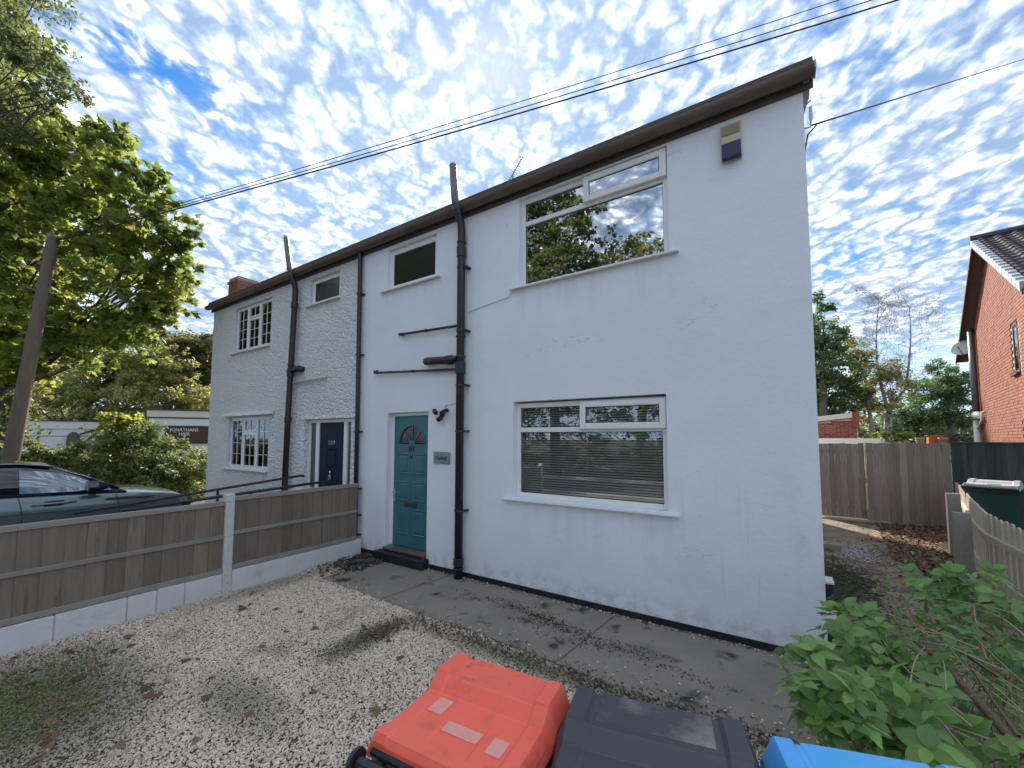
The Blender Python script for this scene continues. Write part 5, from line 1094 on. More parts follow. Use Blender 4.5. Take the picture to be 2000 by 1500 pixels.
b.add(v, [(0, 1+i, 1+(i+1) % n_) for i in range(n_)]+[(1+i, 1+n_+i, 1+n_+(i+1) % n_, 1+(i+1) % n_) for i in range(n_)]); o = b.build('reflector', 'dish_grey', ds, smooth=True); sm_ = o.modifiers.new('s', 'SOLIDIFY'); sm_.thickness = .015
MB().tube([dl-uy*.28, dl-uy*.2+nrm*.38], .012, 6).build('feed_arm', 'cable', ds); MB().tube([dl-nrm*.07, dl+Vector((.35, .15, -.05)), dl+Vector((.52, .12, .1))], .02, 6).build('mount', 'aerial_metal', ds)

# outbuilding, white panel, box behind the gate
ob = thing('brick_outbuilding', 'low red brick outbuilding with white sloping roof edge behind the gate', 'shed', (1.9, 19, 0))
MB().prism([(0.0, 0), (2.42, 0), (2.42, 2.66), (0.0, 2.36)], 1, 19.2, 22.).build('wall', 'mortar', ob)
b = MB()
for k in range(34):
    z = k*.075+.0
    for i in range(-1, 11):
        a = i*.225+(k % 2)*.1125; c = a+.215; a = max(0.0, a); c = min(2.41, c)
        if c-a > .03 and z+.07 < 2.36+.3*a/2.42: b.box(a, c, 19.193, 19.21, z, z+.065)
    for i in range(12):
        a = 19.2+i*.225+(k % 2)*.1; c = a+.215
        if z < 2.55: b.box(2.415, 2.427, a, c, z, z+.065)
b.build('brickwork', 'red_brick', ob, kind='stuff')
MB().add([(-.05, 19.1, 2.37), (2.30, 19.1, 2.66), (2.30, 22, 2.66), (-.05, 22, 2.37), (-.05, 19.1, 2.56), (2.30, 19.1, 2.84), (2.30, 22, 2.84), (-.05, 22, 2.56)], [(0, 3, 2, 1), (4, 5, 6, 7), (0, 1, 5, 4), (1, 2, 6, 5), (2, 3, 7, 6), (3, 0, 4, 7)]).build('roof_edge', 'white_panel', ob)
MB().box(2.30, 2.50, 19.12, 20.3, 2.30, 2.86).build('parapet', 'red_brick', ob); MB().box(2.428, 2.46, 19.3, 20.2, 1.7, 2.26).build('window', 'upvc', ob)
wp = thing('garden_screen', 'long narrow white panel on posts showing over the top of the gate', 'panel', (2.42, 17.59, 1.84))
lc = wp.location
MB().box(.95, 2.38, 14.9, 14.95, 1.2, 1.905).build('sheet', 'white_panel', wp)
for x in (.93, 2.40): MB().box(x-.018, x+.018, 14.88, 14.97, .0, 1.94).build('post', 'verge_grey', wp)
bx = thing('wooden_box', 'orange-brown wooden box standing above the fence top between two grey posts', 'box', (4.08, 17.71, 1.88))
lc = bx.location.copy(); bx.location.z = 0; ORG[bx.name] = Vector((lc.x, lc.y, 0))
MB().prism([(lc.x-.17, 1.6), (lc.x+.15, 1.6), (lc.x+.17, 1.985), (lc.x-.15, 1.985)], 1, lc.y-.1, lc.y+.15).build('case', 'orange_wood', bx, bevel=.008); MB().box(lc.x-.19, lc.x+.20, lc.y-.13, lc.y+.18, 1.987, 2.005).build('lid', 'orange_wood', bx); MB().tube([(lc.x, lc.y, 0), (lc.x, lc.y, 1.6)], .04, 8).build('stand', 'weathered_rail', bx)
for (px_, dd, lab) in ((1797, 12.4, 'grey fence post top left of the orange-brown box'), (1842, 12.3, 'grey fence post top right of the orange-brown box')):
    p = {1797: (3.64, 17.19, 1.82), 1842: (4.19, 17.43, 1.82)}[px_]; t_ = thing('fence_post', lab, 'post', (p[0], p[1], 0), group='posts behind the board fence')
    MB().box(p[0]-.09, p[0]+.09, p[1]-.05, p[1]+.05, 0, 1.90).build('shaft', 'weathered_board', t_, bevel=.01); MB().box(p[0]-.1, p[0]+.1, p[1]-.06, p[1]+.06, 1.902, 1.93).build('cap', 'verge_grey', t_)

# ================================================================== far left: shop and garages
sp_ = thing('flat_roofed_shop', 'low flat roofed shop with white fascia and brown sign board behind the bushes', 'shop', (-22, 6.5, 0))
a, c = Vector((-27.07, 7.40, 3.28)), Vector((-24.79, 10.66, 3.45)); d = (c-a); d.z = 0; L = d.length; d.normalize()
rs = math.atan2(d.y, d.x); sp_.location = (a.x, a.y, 0); sp_.rotation_euler = (0, 0, rs); ORG.pop(sp_.name)
MB().box(0, L, 0, 6, -.1, 2.95).build('wall', 'white_board', sp_)
MB().box(-.1, L, -.02, 6, 2.95, 3.28).build('fascia', 'white_panel', sp_); MB().box(-.12, L, -.05, 6, 3.282, 3.36).build('roof_edge', 'soffit_brown', sp_); MB().box(-.0, L, -.03, -.005, 2.87, 2.94).build('shadow_strip', 'soffit_brown', sp_)  # last: solid brown strip, the shadow line under the fascia put in as colour
MB().box(.7, L, -.06, -.002, 1.55, 2.42).build('sign_board', 'brown_board', sp_); MB().box(.7, L, -.10, -.002, 2.43, 2.50).build('board_trim', 'soffit_brown', sp_)
sx_ = 1.66*L/2.9-.75
for tx, z, dx in (('JONATHANS', 2.27, .0), ('HAIR', 2.05, -.0)):
    o = link('lettering', text_mesh(tx, .245, .012), 'sign_white', sp_); o.location = (sx_, -.075, z); o.rotation_euler = (R(90), 0, 0); o.scale = (.86, 1, 1)
ga = thing('white_garage', 'long low white garage with flat roof behind the utility pole', 'garage', (-20, 3, 0))
a, c = Vector((-30.11, 3.08, 2.66)), Vector((-29.19, 6.07, 2.67)); d = (c-a); d.z = 0; L = d.length; d.normalize(); ga.location = (a.x, a.y, 0); ga.rotation_euler = (0, 0, math.atan2(d.y, d.x)); ORG.pop(ga.name)
MB().box(0, L, 0, 6, -.1, 2.30).build('wall', 'white_board', ga); MB().box(-.06, L+.06, -.06, 6, 2.302, 2.66).build('fascia', 'white_board', ga); MB().box(-.1, L+.1, -.1, 6.1, 2.662, 2.72).build('roof_edge', 'soffit_brown', ga); MB().box(0, L, -.012, -.002, 1.92, 1.95).build('joint', 'soffit_brown', ga)

# ================================================================== utility pole and wires
up_ = thing('utility_pole', 'leaning weathered timber utility pole in front of the maple tree', 'pole', (-14.42, 1.50, -.1))
b = MB(); pt = Vector((-13.25, 1.81, 6.31)); pb_ = Vector((-14.16, 1.57, 1.65)); dv = (pt-pb_).normalized()
b.tube([pb_-dv*1.85, pb_, pt], [.15, .138, .100], 14); b.build('shaft', 'pole_wood', up_, smooth=True)
b = MB()
for k, t_ in enumerate((.25, .42, .58, .74, .9)): p = pb_.lerp(pt, t_); s_ = 1 if k % 2 else -1; b.tube([p+Vector((.05, -.1*s_, 0)), p+Vector((.12, -.24*s_, 0))], .012, 5)
b.build('step_bolt', 'aerial_metal', up_); MB().tube([pt-dv*.05+Vector((-.02, -.02, 0)), pt+Vector((0, 0, .02))], .104, 12).build('cap', 'aerial_metal', up_)
def wire(name, label, pts, r, sag, group=None):
    p = [Vector(q) for q in pts]; out = []
    n = 24
    for a, c in zip(p[:-1], p[1:]):
        for i in range(n+1):
            t = i/n; q = a.lerp(c, t); q.z -= sag*4*t*(1-t); out.append(q)
    return tag(MB().tube(out, r, 6).build(name, 'cable', None, smooth=True), label, 'wire', group)
E3 = [(1.18, 8.78, 9.63), (1.59, 8.83, 9.41), (1.94, 8.95, 9.31)]
for e, r, lab, dz in zip(E3, (.008, .009, .015), ('topmost of the overhead wires running above the white houses', 'middle one of the overhead wires running above the white houses', 'thickest and lowest overhead wire running above the white houses'), (.03, .0, -.03)):
    e = Vector(e); s0 = pt+Vector((0, 0, -.08+dz)); e.z += .25; far = s0.lerp(e, 1.6)
    wire('overhead_wire', lab, [s0, far], r, .27, 'overhead wires from the utility pole')
wire('service_wire', 'single thin wire from the right corner of the white house into the sky', [(XR+.06, D+.09, 4.76), (6.03, 16.29, 12.17)], .009, .0)
b = tag(MB().tube([(XR+.002, D+.14, 4.55), (XR+.03, D+.12, 4.70), (XR+.10, D+.12, 4.77)], .007, 5).build('drop_wire', 'cable', None), 'short loop of wire dropping to the wall below the bracket', 'wire')
wire('roof_wire', 'thin wire from the left eaves of the pebbledashed house towards the maple', [(XL-.1, D-.3, 5.02), (-17.30, 5.16, 6.21)], .008, .03)
wire('far_wire', 'thin wire slanting down behind the left gable towards the far trees', [(-19.90, 5.83, 6.63), (-19.82, 7.13, 5.99)], .009, .02)

# ================================================================== trees and bushes
def blobs(*q): return [tuple(x) for x in q]
mp = tree('maple_tree', 'big maple with yellow-green leaves and ivy on its trunk behind the utility pole', (-17.3, 1.6, -.1), [
(-15.93, 1.74, 7.99, 1.32),(-14.20, 2.23, 8.40, 1.07),(-12.67, 2.66, 7.95, 0.74),(-13.81, 2.57, 7.21, 1.07),(-12.30, 3.09, 7.00, 0.80),(-11.92, 3.39, 6.42, 0.53),(-15.53, 2.10, 6.68, 1.25),(-13.38, 2.95, 5.95, 1.07),(-12.40, 3.38, 5.51, 0.68),(-16.77, 1.97, 5.53, 1.17),(-14.86, 2.65, 5.04, 1.05),(-13.93, 3.28, 4.77, 0.73),(-12.08, 3.55, 6.00, 0.49),(-17.11, 1.46, 9.39, 1.38),(-18.09, 1.58, 7.28, 1.44),(-13.60, 2.58, 9.02, 0.57),(-14.99, 2.23, 9.51, 0.73),(-18.20, 0.87, 7.87, 1.66),(-18.01, 0.81, 10.21, 1.66),(-19.68, 1.24, 6.00, 1.66),(-12.48, 3.16, 7.78, 0.44),(-13.21, 2.58, 9.13, 0.34),(-11.79, 3.64, 5.71, 0.29),(-11.54, 3.63, 6.52, 0.27),(-12.98, 3.52, 5.01, 0.44),(-16.24, 2.42, 4.15, 0.76),(-12.49, 3.23, 8.27, 0.25),(-18.16, 0.52, 12.83, 1.80),(-17.73, 1.54, 10.88, 1.01),(-15.52, 2.38, 4.53, 0.67),(-17.13, 2.09, 4.05, 0.84),(-14.36, 2.91, 4.42, 0.57),(-12.94, 3.31, 4.89, 0.55),(-17.14, 1.78, 4.84, 0.83),(-15.54, 2.87, 4.15, 0.50)],
 (-18.93, 2.02, 10.09), .30, 'maple_leaf', 33000, .150, T_maple(), 'bark', .35, sub=13, shell=.35, subr=.31, lk=.15)
# individual leaves of the maple's outer twigs, nearest the camera
_mlv = None; _P = blob_points([(-12.07, 3.24, 5.40, 0.72),(-11.63, 3.36, 6.07, 0.65),(-12.38, 2.63, 7.77, 0.70),(-14.07, 2.84, 4.63, 0.77),(-11.69, 3.25, 7.01, 0.59)], 170, sub=8); _rot = rand_rots(len(_P), .35)
for p, rt in zip(_P, _rot):
    if _mlv is None:
        v, f = T_maple(); me = bpy.data.meshes.new('leaf'); me.from_pydata((v*.16).tolist(), [], f); _mlv = me
    o = link('leaf', _mlv, 'maple_leaf_part', mp); o.matrix_local = Matrix.Translation(Vector(p)-mp.location) @ Matrix(rt.tolist()).to_4x4()
# ivy on the trunk
P = np.column_stack([rng.normal(0, .38, 2600), rng.normal(0, .38, 2600), rng.uniform(0, 4.9, 2600)]); P[:, :2] *= (1.15-.1*P[:, 2:3]); ti = Vector((-18.93, 2.02, 10.09))-Vector((-17.3, 1.6, -.1)); P[:, 0] += P[:, 2]/ti.z*ti.x; P[:, 1] += P[:, 2]/ti.z*ti.y
link('ivy', leaf_mesh('ivy', P, .12, T_rhomb(.4), .2), 'dark_leaf', mp, kind='stuff')
tree('overhanging_tree', 'dark leafy tree whose branches hang into the upper left corner of the sky', (-11.6, -1.6, -.1), [
(-12.40, 0.89, 9.95, 0.60),(-12.02, 1.18, 9.40, 0.50),(-11.36, 1.42, 8.77, 0.33),(-10.90, 1.63, 8.38, 0.19),(-12.35, 1.00, 8.95, 0.42),(-12.05, 1.23, 8.50, 0.32),(-13.46, 0.91, 8.54, 0.75),(-13.87, 0.55, 9.71, 1.17),(-11.92, 0.96, 10.04, 0.25),(-11.41, 1.35, 9.31, 0.25),(-14.08, 0.28, 11.62, 1.49),(-11.62, 1.14, 10.24, 0.10),(-11.06, 1.52, 8.47, 0.19),(-11.70, 1.33, 8.61, 0.18),(-11.46, 1.50, 8.37, 0.12)],
 (-15.12, 0.12, 9.54), .12, 'dark_leaf', 14000, .085, T_oval(.3), 'bark', .3, sub=14, subr=.34, shell=.3, lk=.2)
GT = 'trees behind the shop and garage'
tree('autumn_tree', 'rust-tinged tree just left of the pebbledashed house', (-30.4, 9.4, -.1), [(-33.48, 10.12, 7.10, 1.76),(-32.61, 10.66, 7.44, 1.36),(-32.03, 11.01, 7.78, 1.02),(-34.50, 9.53, 6.08, 1.70),(-33.10, 10.49, 5.41, 1.63),(-34.15, 9.59, 8.28, 1.15),(-32.09, 11.11, 5.92, 1.09),(-35.39, 9.03, 5.06, 1.36)], (-33.66, 10.10, 5.75), .25, 'rust_leaf', 20000, .18, T_rhomb(.36), group=GT, sub=16)
tree('olive_tree', 'broad olive-brown tree behind the garage roof', (-27, 5, -.1), [(-31.09, 7.02, 5.46, 1.73),(-32.55, 6.09, 5.17, 1.73),(-34.02, 5.17, 4.59, 1.73),(-29.09, 7.25, 3.65, 1.27),(-30.49, 6.35, 3.65, 1.38),(-33.33, 5.71, 3.43, 1.44),(-36.79, 4.61, 4.10, 1.81),(-30.57, 7.27, 6.61, 1.27),(-36.22, 4.84, 5.90, 1.51),(-38.29, 3.61, 4.39, 1.81),(-29.58, 8.68, 4.30, 1.36),(-28.33, 9.48, 4.42, 1.24),(-27.74, 9.91, 3.84, 1.06),(-29.52, 9.20, 5.86, 1.15),(-30.64, 8.42, 6.52, 1.09)], (-32.08, 6.43, 4.59), .3, 'olive_leaf', 33000, .16, T_rhomb(.36), group=GT, sub=16)
tree('lime_tree', 'bright yellow-green tree between the shop and the pebbledashed house', (-30.9, 10.6, -.1), [(-32.78, 10.74, 4.90, 1.22),(-32.10, 11.13, 5.58, 0.81),(-33.28, 10.46, 4.22, 1.02),(-32.35, 11.07, 4.23, 0.95)], (-32.71, 10.81, 4.56), .15, 'lime_leaf', 5000, .14, T_rhomb(.36), group=GT, sub=12)
tree('shadowy_tree', 'dark green tree showing close against the left edge of the pebbledashed house', (-29, 11, -.1), [(-32.95, 11.64, 7.30, 1.62),(-32.48, 11.89, 8.00, 1.41),(-33.10, 11.70, 5.19, 1.55),(-34.86, 11.53, 8.21, 1.17),(-31.96, 12.39, 5.89, 1.41)], (-32.87, 11.85, 5.19), .3, 'dark_leaf', 12000, .18, T_rhomb(.36), group=GT, sub=14)
tree('background_tree', 'tall deep green tree filling the gap at the far left edge', (-34, 2, -.1), [(-46.82, 4.97, 8.03, 2.64),(-44.57, 6.34, 9.16, 2.26),(-49.09, 3.63, 6.14, 3.39),(-46.27, 5.52, 5.40, 2.26),(-43.48, 8.31, 8.25, 1.95),(-41.56, 9.65, 7.08, 1.71)], (-46.51, 5.19, 7.65), .4, 'dark_leaf', 14000, .2, T_rhomb(.36), group=GT, sub=14)
def bush(name, label, base, bl, mat, n, size, tm, group=None, sub=16, cat='bush', subr=.3, up=.6):
    o = thing(name, label, cat, base, 0, group); b = MB(); B0 = Vector(base)
    for q in bl:
        for _ in range(2): limb(b, B0+Vector((rng.normal()*.15, rng.normal()*.15, -.1)), Vector(q[:3])+Vector(rng.normal(size=3))*q[3]*.5, .025, .007, 5, .1, 4)
    b.build('stems', 'brown_twig', o, kind='stuff')
    link('foliage', leaf_mesh('foliage', blob_points(bl, n, sub=sub, shell=.55, subr=subr)-np.array(base), size, tm, up), mat, o, kind='stuff'); return o
bush('hedge_bush', 'big dark leaved bush in front of the shop beside the pebbledashed house', (-14.74, 4.07, 0.04), [(-14.52, 4.38, 1.00, 0.78),(-14.99, 3.80, 1.45, 0.82),(-15.41, 3.18, 1.33, 0.75),(-14.39, 5.06, 0.98, 0.57),(-15.15, 4.02, 1.86, 0.61),(-15.40, 3.60, 2.06, 0.46),(-14.84, 4.73, 1.44, 0.45),(-14.15, 4.04, 0.78, 0.69),(-14.80, 3.37, 0.80, 0.65),(-14.31, 4.90, 0.55, 0.56),(-15.99, 2.81, 1.19, 0.55),(-14.67, 5.35, 1.10, 0.47)], 'hedge_leaf', 34000, .075, T_oval(.36), sub=26)
bush('lime_bush', 'yellow-green leafy shoots rising from the hedge bush below the shop fascia', (-15.52, 3.83, 1.22), [(-15.54, 3.73, 2.31, 0.35),(-15.33, 3.86, 2.36, 0.26),(-15.66, 3.55, 2.09, 0.29),(-15.89, 3.38, 2.45, 0.17),(-15.64, 3.45, 1.95, 0.31)], 'lime_leaf', 700, .12, T_oval(.4), sub=10)
bush('roadside_hedge', 'low green hedge behind the roof of the parked car', (-14.99, 1.83, 0.61), [(-15.26, 1.59, 1.39, 0.41),(-14.86, 1.85, 1.43, 0.41),(-14.74, 2.17, 1.39, 0.39),(-14.69, 2.45, 1.25, 0.35),(-15.77, 1.27, 1.33, 0.48),(-14.46, 1.90, 1.05, 0.47),(-15.06, 1.52, 0.99, 0.47)], 'hedge_leaf', 13000, .07, T_oval(.36), sub=20)
# beyond the gate on the right
GR = 'trees beyond the side gate'
tree('oak_tree', 'dark green tree hard against the right corner of the white house', (1.6, 23, -.1), [(1.93, 24.67, 8.32, 0.55),(2.15, 24.89, 7.20, 0.90),(1.95, 24.87, 5.82, 1.11),(2.67, 25.38, 5.32, 1.00),(2.11, 25.10, 4.19, 1.16),(2.95, 25.65, 4.07, 0.90),(1.76, 24.95, 3.06, 1.00),(2.60, 25.51, 2.94, 0.90),(1.67, 24.61, 6.82, 1.11),(1.39, 24.58, 4.81, 1.26),(1.90, 24.61, 8.83, 0.25)], (2.01, 25.48, 6.17), .22, 'evergreen_leaf', 22000, .13, T_rhomb(.36), group=GR, sub=16)
tree('hawthorn_tree', 'thin yellowish tree with gaps of sky left of the birch', (3.2, 24.5, -.1), [(3.33, 25.75, 6.07, 0.65),(3.72, 26.08, 5.07, 0.75),(3.06, 25.71, 4.32, 0.60),(3.90, 26.27, 4.07, 0.75),(3.55, 26.12, 3.06, 0.75),(4.34, 26.50, 4.82, 0.60),(4.89, 26.82, 5.32, 0.55),(2.93, 25.45, 6.57, 0.50),(4.51, 26.71, 3.57, 0.65),(5.17, 27.07, 4.32, 0.55)], (3.70, 26.12, 4.32), .12, 'olive_leaf', 6500, .12, T_rhomb(.36), 'grey_twig', group=GR, sub=16, subr=.4)
tree('conifer_hedge_tree', 'dense dark green tree left of the brick house', (7.4, 28, -.1), [(6.85, 30.53, 4.57, 0.94),(7.56, 30.96, 5.12, 0.94),(8.24, 31.44, 4.57, 0.99),(7.28, 30.88, 3.74, 1.16),(8.43, 31.65, 3.47, 1.16),(6.35, 30.29, 3.46, 1.11),(7.71, 31.23, 2.78, 1.11),(6.54, 30.50, 2.36, 0.99),(8.93, 31.89, 4.57, 0.99),(7.35, 30.77, 5.81, 0.44),(7.92, 31.16, 5.53, 0.39),(5.62, 29.89, 2.63, 0.99),(4.46, 29.15, 2.36, 0.99)], (7.74, 31.18, 3.74), .2, 'evergreen_leaf', 32000, .12, T_rhomb(.3), group=GR, sub=20)
bush('pale_bush', 'low bush with pale yellowish tips behind the board fence', (5.20, 20.74, 1.48), [(5.07, 20.61, 1.99, 0.36),(5.45, 20.87, 1.88, 0.29),(4.85, 21.07, 1.99, 0.30),(5.67, 21.02, 1.81, 0.18)], 'birch_leaf', 1600, .07, T_rhomb(.3), sub=16)
bush('elder_bush', 'bright green bush with creamy flower heads beside the white panel', (3.92, 21.12, 1.25), [(3.62, 20.87, 2.03, 0.31),(4.03, 21.13, 2.13, 0.27),(3.21, 20.61, 1.91, 0.23),(4.40, 21.38, 1.91, 0.27)], 'lime_leaf', 900, .09, T_oval(.35), sub=10)
# birch: white trunk that forks, fine bare hanging twigs
bt = thing('birch_tree', 'almost bare birch with white forked trunk and fine hanging twigs', 'tree', (4.45, 26.2, -.1), group=GR)
b = MB(); base = Vector((4.50, 26.87, 1.31)); fork = Vector((4.61, 26.80, 3.17))
limb(b, (base.x, base.y, -.3), fork, .20, .15, 9, .01); ends = []
tips = [(4.21, 26.34, 5.82), (4.39, 26.24, 8.71), (5.03, 26.92, 5.07), (5.64, 27.08, 8.33), (5.55, 27.66, 6.16)]
prs = [limb(b, fork, tips[0], .09, .05, 7, .04, 6), limb(b, tips[0], tips[1], .05, .012, 6, .02, 6), limb(b, fork, (5.34, 27.18, 4.32), .10, .06, 7, .05, 5), limb(b, (5.34, 27.18, 4.32), tips[3], .06, .012, 6, .02, 8), limb(b, fork, (4.85, 26.87, 4.32), .06, .03, 6, .03, 4)]
b.build('trunk', 'birch_bark', bt, smooth=True)
b = MB(); tws = []
for src in prs[1:2]+prs[3:4]+prs[0:1]:
    for k in range(44):
        s0 = src[int(rng.integers(1, len(src)))]; a = rng.uniform(0, 6.28); L = rng.uniform(.7, 1.9); e = s0+Vector((math.cos(a)*L*.85, math.sin(a)*L*.85, L*.45)); p = limb(b, s0, e, .009, .004, 3, .10, 3)
        for j in range(12):
            q0 = p[int(rng.integers(1, 4))].lerp(p[int(rng.integers(1, 4))], .5); q1 = q0+Vector((rng.normal()*.25, rng.normal()*.25, rng.uniform(-.75, .3))); tws.append(limb(b, q0, q1, .0048, .003, 3, .12, 3))
b.build('twigs', 'grey_twig', bt, kind='stuff')
P = np.array([tuple(t[int(rng.integers(1, 4))]) for t in tws for _ in range(3)])+rng.normal(size=(len(tws)*3, 3))*.12
link('crown', leaf_mesh('crown', P-np.array(bt.location), .05, T_rhomb(.35)), 'birch_leaf', bt, kind='stuff')
# distant band so that no bare horizon shows between the trunks
sheet_d = blob_points([(3.1, 49.7, 3.0, 1.7), (4.2, 50.5, 3.0, 1.7), (5.4, 51.2, 2.9, 1.7), (6.6, 52.0, 2.9, 1.7), (7.8, 52.8, 2.8, 1.7), (8.9, 53.5, 2.8, 1.7), (10.1, 54.3, 2.7, 1.7), (11.3, 55.1, 2.7, 1.7), (12.5, 55.9, 2.6, 1.7), (13.7, 56.6, 2.6, 1.7), (14.8, 57.4, 2.5, 1.7), (16.0, 58.1, 3.1, 1.7), (17.2, 58.9, 3.1, 1.7), (18.4, 59.7, 3.1, 1.7)]+[(-69.8, 4.8, 3.2, 2.1), (-68.3, 5.7, 3.2, 2.1), (-66.8, 6.7, 3.2, 2.1), (-65.3, 7.7, 3.2, 2.1), (-63.7, 8.7, 3.2, 2.1), (-62.2, 9.6, 3.2, 2.1), (-60.7, 10.6, 3.2, 2.1), (-59.2, 11.6, 3.2, 2.1), (-57.7, 12.6, 3.2, 2.1), (-56.2, 13.6, 3.2, 2.1), (-54.7, 14.5, 3.2, 2.1), (-53.2, 15.5, 3.2, 2.1), (-51.7, 16.5, 3.3, 2.1), (-50.2, 17.5, 3.3, 2.1), (-48.7, 18.4, 3.3, 2.1)], 12000, sub=20)
link('distant_wood', leaf_mesh('distant_wood', sheet_d, .34, T_rhomb(.4)), 'evergreen_leaf', None, kind='stuff')

# trees and hedge across the road, seen in the windows
GA = 'trees across the road seen in the window panes'
tree('street_tree', 'tall dark tree mirrored in the left of the big upper window', (-10.4, -11.5, -.1), [(-10.4, -11, 14.5, 1.8), (-11.6, -11.6, 12.2, 2), (-9.0, -11.2, 12.6, 1.6), (-9.6, -10.5, 10.4, 1.9), (-12.3, -11, 9.6, 2), (-8.5, -11.5, 10, 1.3), (-9.9, -12, 8, 2), (-12.5, -12, 7.6, 2), (-13, -11, 12, 2), (-11, -11, 16.0, 1.5), (-8.6, -11.3, 14.2, .9), (-12.4, -11, 15, 1.6), (-8.6, -11.2, 7.6, 1.5), (-10.4, -11.2, 6, 2)], (-10.4, -11.5, 10), .32, 'dark_leaf', 13000, .26, T_rhomb(.38), group=GA, sub=18)
tree('street_tree', 'rounder rust-tinged tree mirrored low in the middle of the big upper window', (-6.4, -13.5, -.1), [(-7.2, -13.5, 12.0, 1.5), (-6.2, -13, 11.7, 1.4), (-8.3, -13.5, 11.0, 1.7), (-5.2, -13.3, 11.1, 1.2), (-4.3, -13.5, 10.3, 1.1), (-6.8, -12.8, 9.6, 2), (-5, -13.5, 8.8, 1.7), (-8, -13, 8.4, 1.8), (-3.6, -13.2, 8.2, 1.5), (-6, -13, 6.6, 2), (-3.4, -13, 6, 1.8), (-8.2, -13, 6, 1.8)], (-6.4, -13.5, 8), .25, 'rust_leaf', 11000, .22, T_rhomb(.38), group=GA, sub=16)
tree('street_tree', 'dense dark tree filling the mirrored view in the landing window over the teal door', (-22, -11.5, -.1), [(-22, -11, 15, 2.2), (-24, -11, 13, 2.3), (-20, -11, 13, 2.1), (-22, -11, 11, 2.4), (-25, -11, 16, 2), (-19, -11.5, 15.6, 1.8), (-18, -11, 11, 2), (-20, -11, 8, 2.4), (-24, -11, 8.5, 2.4), (-27, -11, 12, 2.4), (-22, -11, 17.4, 1.8), (-30, -11, 13, 2.6), (-29, -11, 9, 2.6)], (-22, -11.5, 11), .35, 'dark_leaf', 13000, .32, T_rhomb(.38), group=GA, sub=18)
bush('street_hedge', 'long dark hedge across the road mirrored in the ground floor window', (-4, -10.5, -.1), [(x, -10.5+.3*math.sin(x), zq+.3*math.sin(2.1*x+zq), 1.3) for x in np.arange(-16, 8, 1.5) for zq in (1.2, 3.2)], 'dark_leaf', 16000, .18, T_oval(.36), sub=12)

# ================================================================== foreground shrub with cut branches
sb = thing('leafy_shrub', 'broad leaved green shrub with long cut brown branches in the lower right corner', 'shrub', (0.85, 3.47, -0.39))
so = Vector(sb.location)
b = MB()
for p0, p1, r0, r1 in (((0.86, 2.75, 0.54),(0.73, 3.32, 0.65),.024,.016),((0.73, 3.32, 0.65),(0.56, 3.74, 0.79),.017,.006),((0.94, 3.21, 0.66),(0.73, 3.79, 0.70),.012,.004),((0.73, 3.32, 0.65),(0.66, 3.97, 0.91),.007,.003),((0.77, 3.23, 0.60),(0.46, 3.49, 0.80),.006,.003),((1.10, 3.43, 0.71),(0.95, 3.81, 0.78),.010,.005),((0.85, 2.80, 0.59),(0.90, 3.77, 0.85),.008,.003)): b = MB(); limb(b, p0, p1, r0, r1, 7, .03, 6); b.build('branch', 'brown_twig', sb, smooth=True)
b = MB()
for p0, p1 in (((1.10, 3.43, 0.82),(0.96, 3.94, 0.79)),((1.13, 3.56, 0.83),(0.92, 4.14, 0.83)),((0.49, 2.74, 0.69),(0.63, 3.12, 0.78)),((0.94, 3.21, 0.71),(0.65, 3.37, 0.79)),((0.67, 2.57, 0.53),(0.55, 2.84, 0.68)),((0.84, 2.67, 0.59),(0.60, 2.76, 0.58)),((0.68, 2.69, 0.63),(0.44, 3.36, 0.82)),((0.92, 2.97, 0.62),(0.77, 3.33, 0.74)),((0.93, 3.56, 0.72),(0.36, 3.55, 0.72)),((1.03, 3.39, 0.76),(0.87, 3.53, 0.64)),((0.73, 2.61, 0.57),(0.60, 2.70, 0.59)),((0.91, 3.31, 0.71),(1.02, 3.85, 0.85)),((0.68, 2.81, 0.62),(0.54, 2.77, 0.69)),((0.97, 3.12, 0.66),(0.85, 3.27, 0.71)),((1.25, 4.01, 0.78),(1.13, 4.28, 0.83)),((0.57, 2.56, 0.49),(0.40, 2.57, 0.55)),((0.45, 2.49, 0.49),(0.32, 2.58, 0.56)),((0.49, 2.92, 0.65),(0.31, 3.28, 0.73))): b = MB(); limb(b, p0, p1, .0045, .0022, 5, .06, 6); b.build('stalk', 'straw_twig', sb, smooth=True)
b = MB()
for _ in range(38):
    p0 = Vector((0.84, 2.98, 0.52))+Vector(rng.normal(size=3))*.22; p1 = p0+Vector((rng.normal()*.14-.16, rng.normal()*.15+.22, rng.normal()*.12+.04)); limb(b, p0, p1, .003, .0016, 4, .08, 4)
b.build('fine_stalks', 'straw_twig', sb, smooth=True, kind='stuff')
b = MB()
for k in range(60):
    p0 = so+Vector((rng.normal()*.25, .3+rng.normal()*.3, -.1)); q = [(0.20, 2.43, 0.66, 0.14),(0.34, 2.47, 0.61, 0.14),(0.61, 3.12, 0.59, 0.19),(0.97, 3.71, 0.70, 0.25),(1.23, 3.99, 0.72, 0.23),(0.76, 2.87, 0.56, 0.17)][int(rng.integers(0, 6))]; limb(b, p0, Vector(q[:3])+Vector(rng.normal(size=3))*q[3]*.6, .006, .002, 4, .1, 4)
b.build('twig', 'brown_twig', sb, kind='stuff')
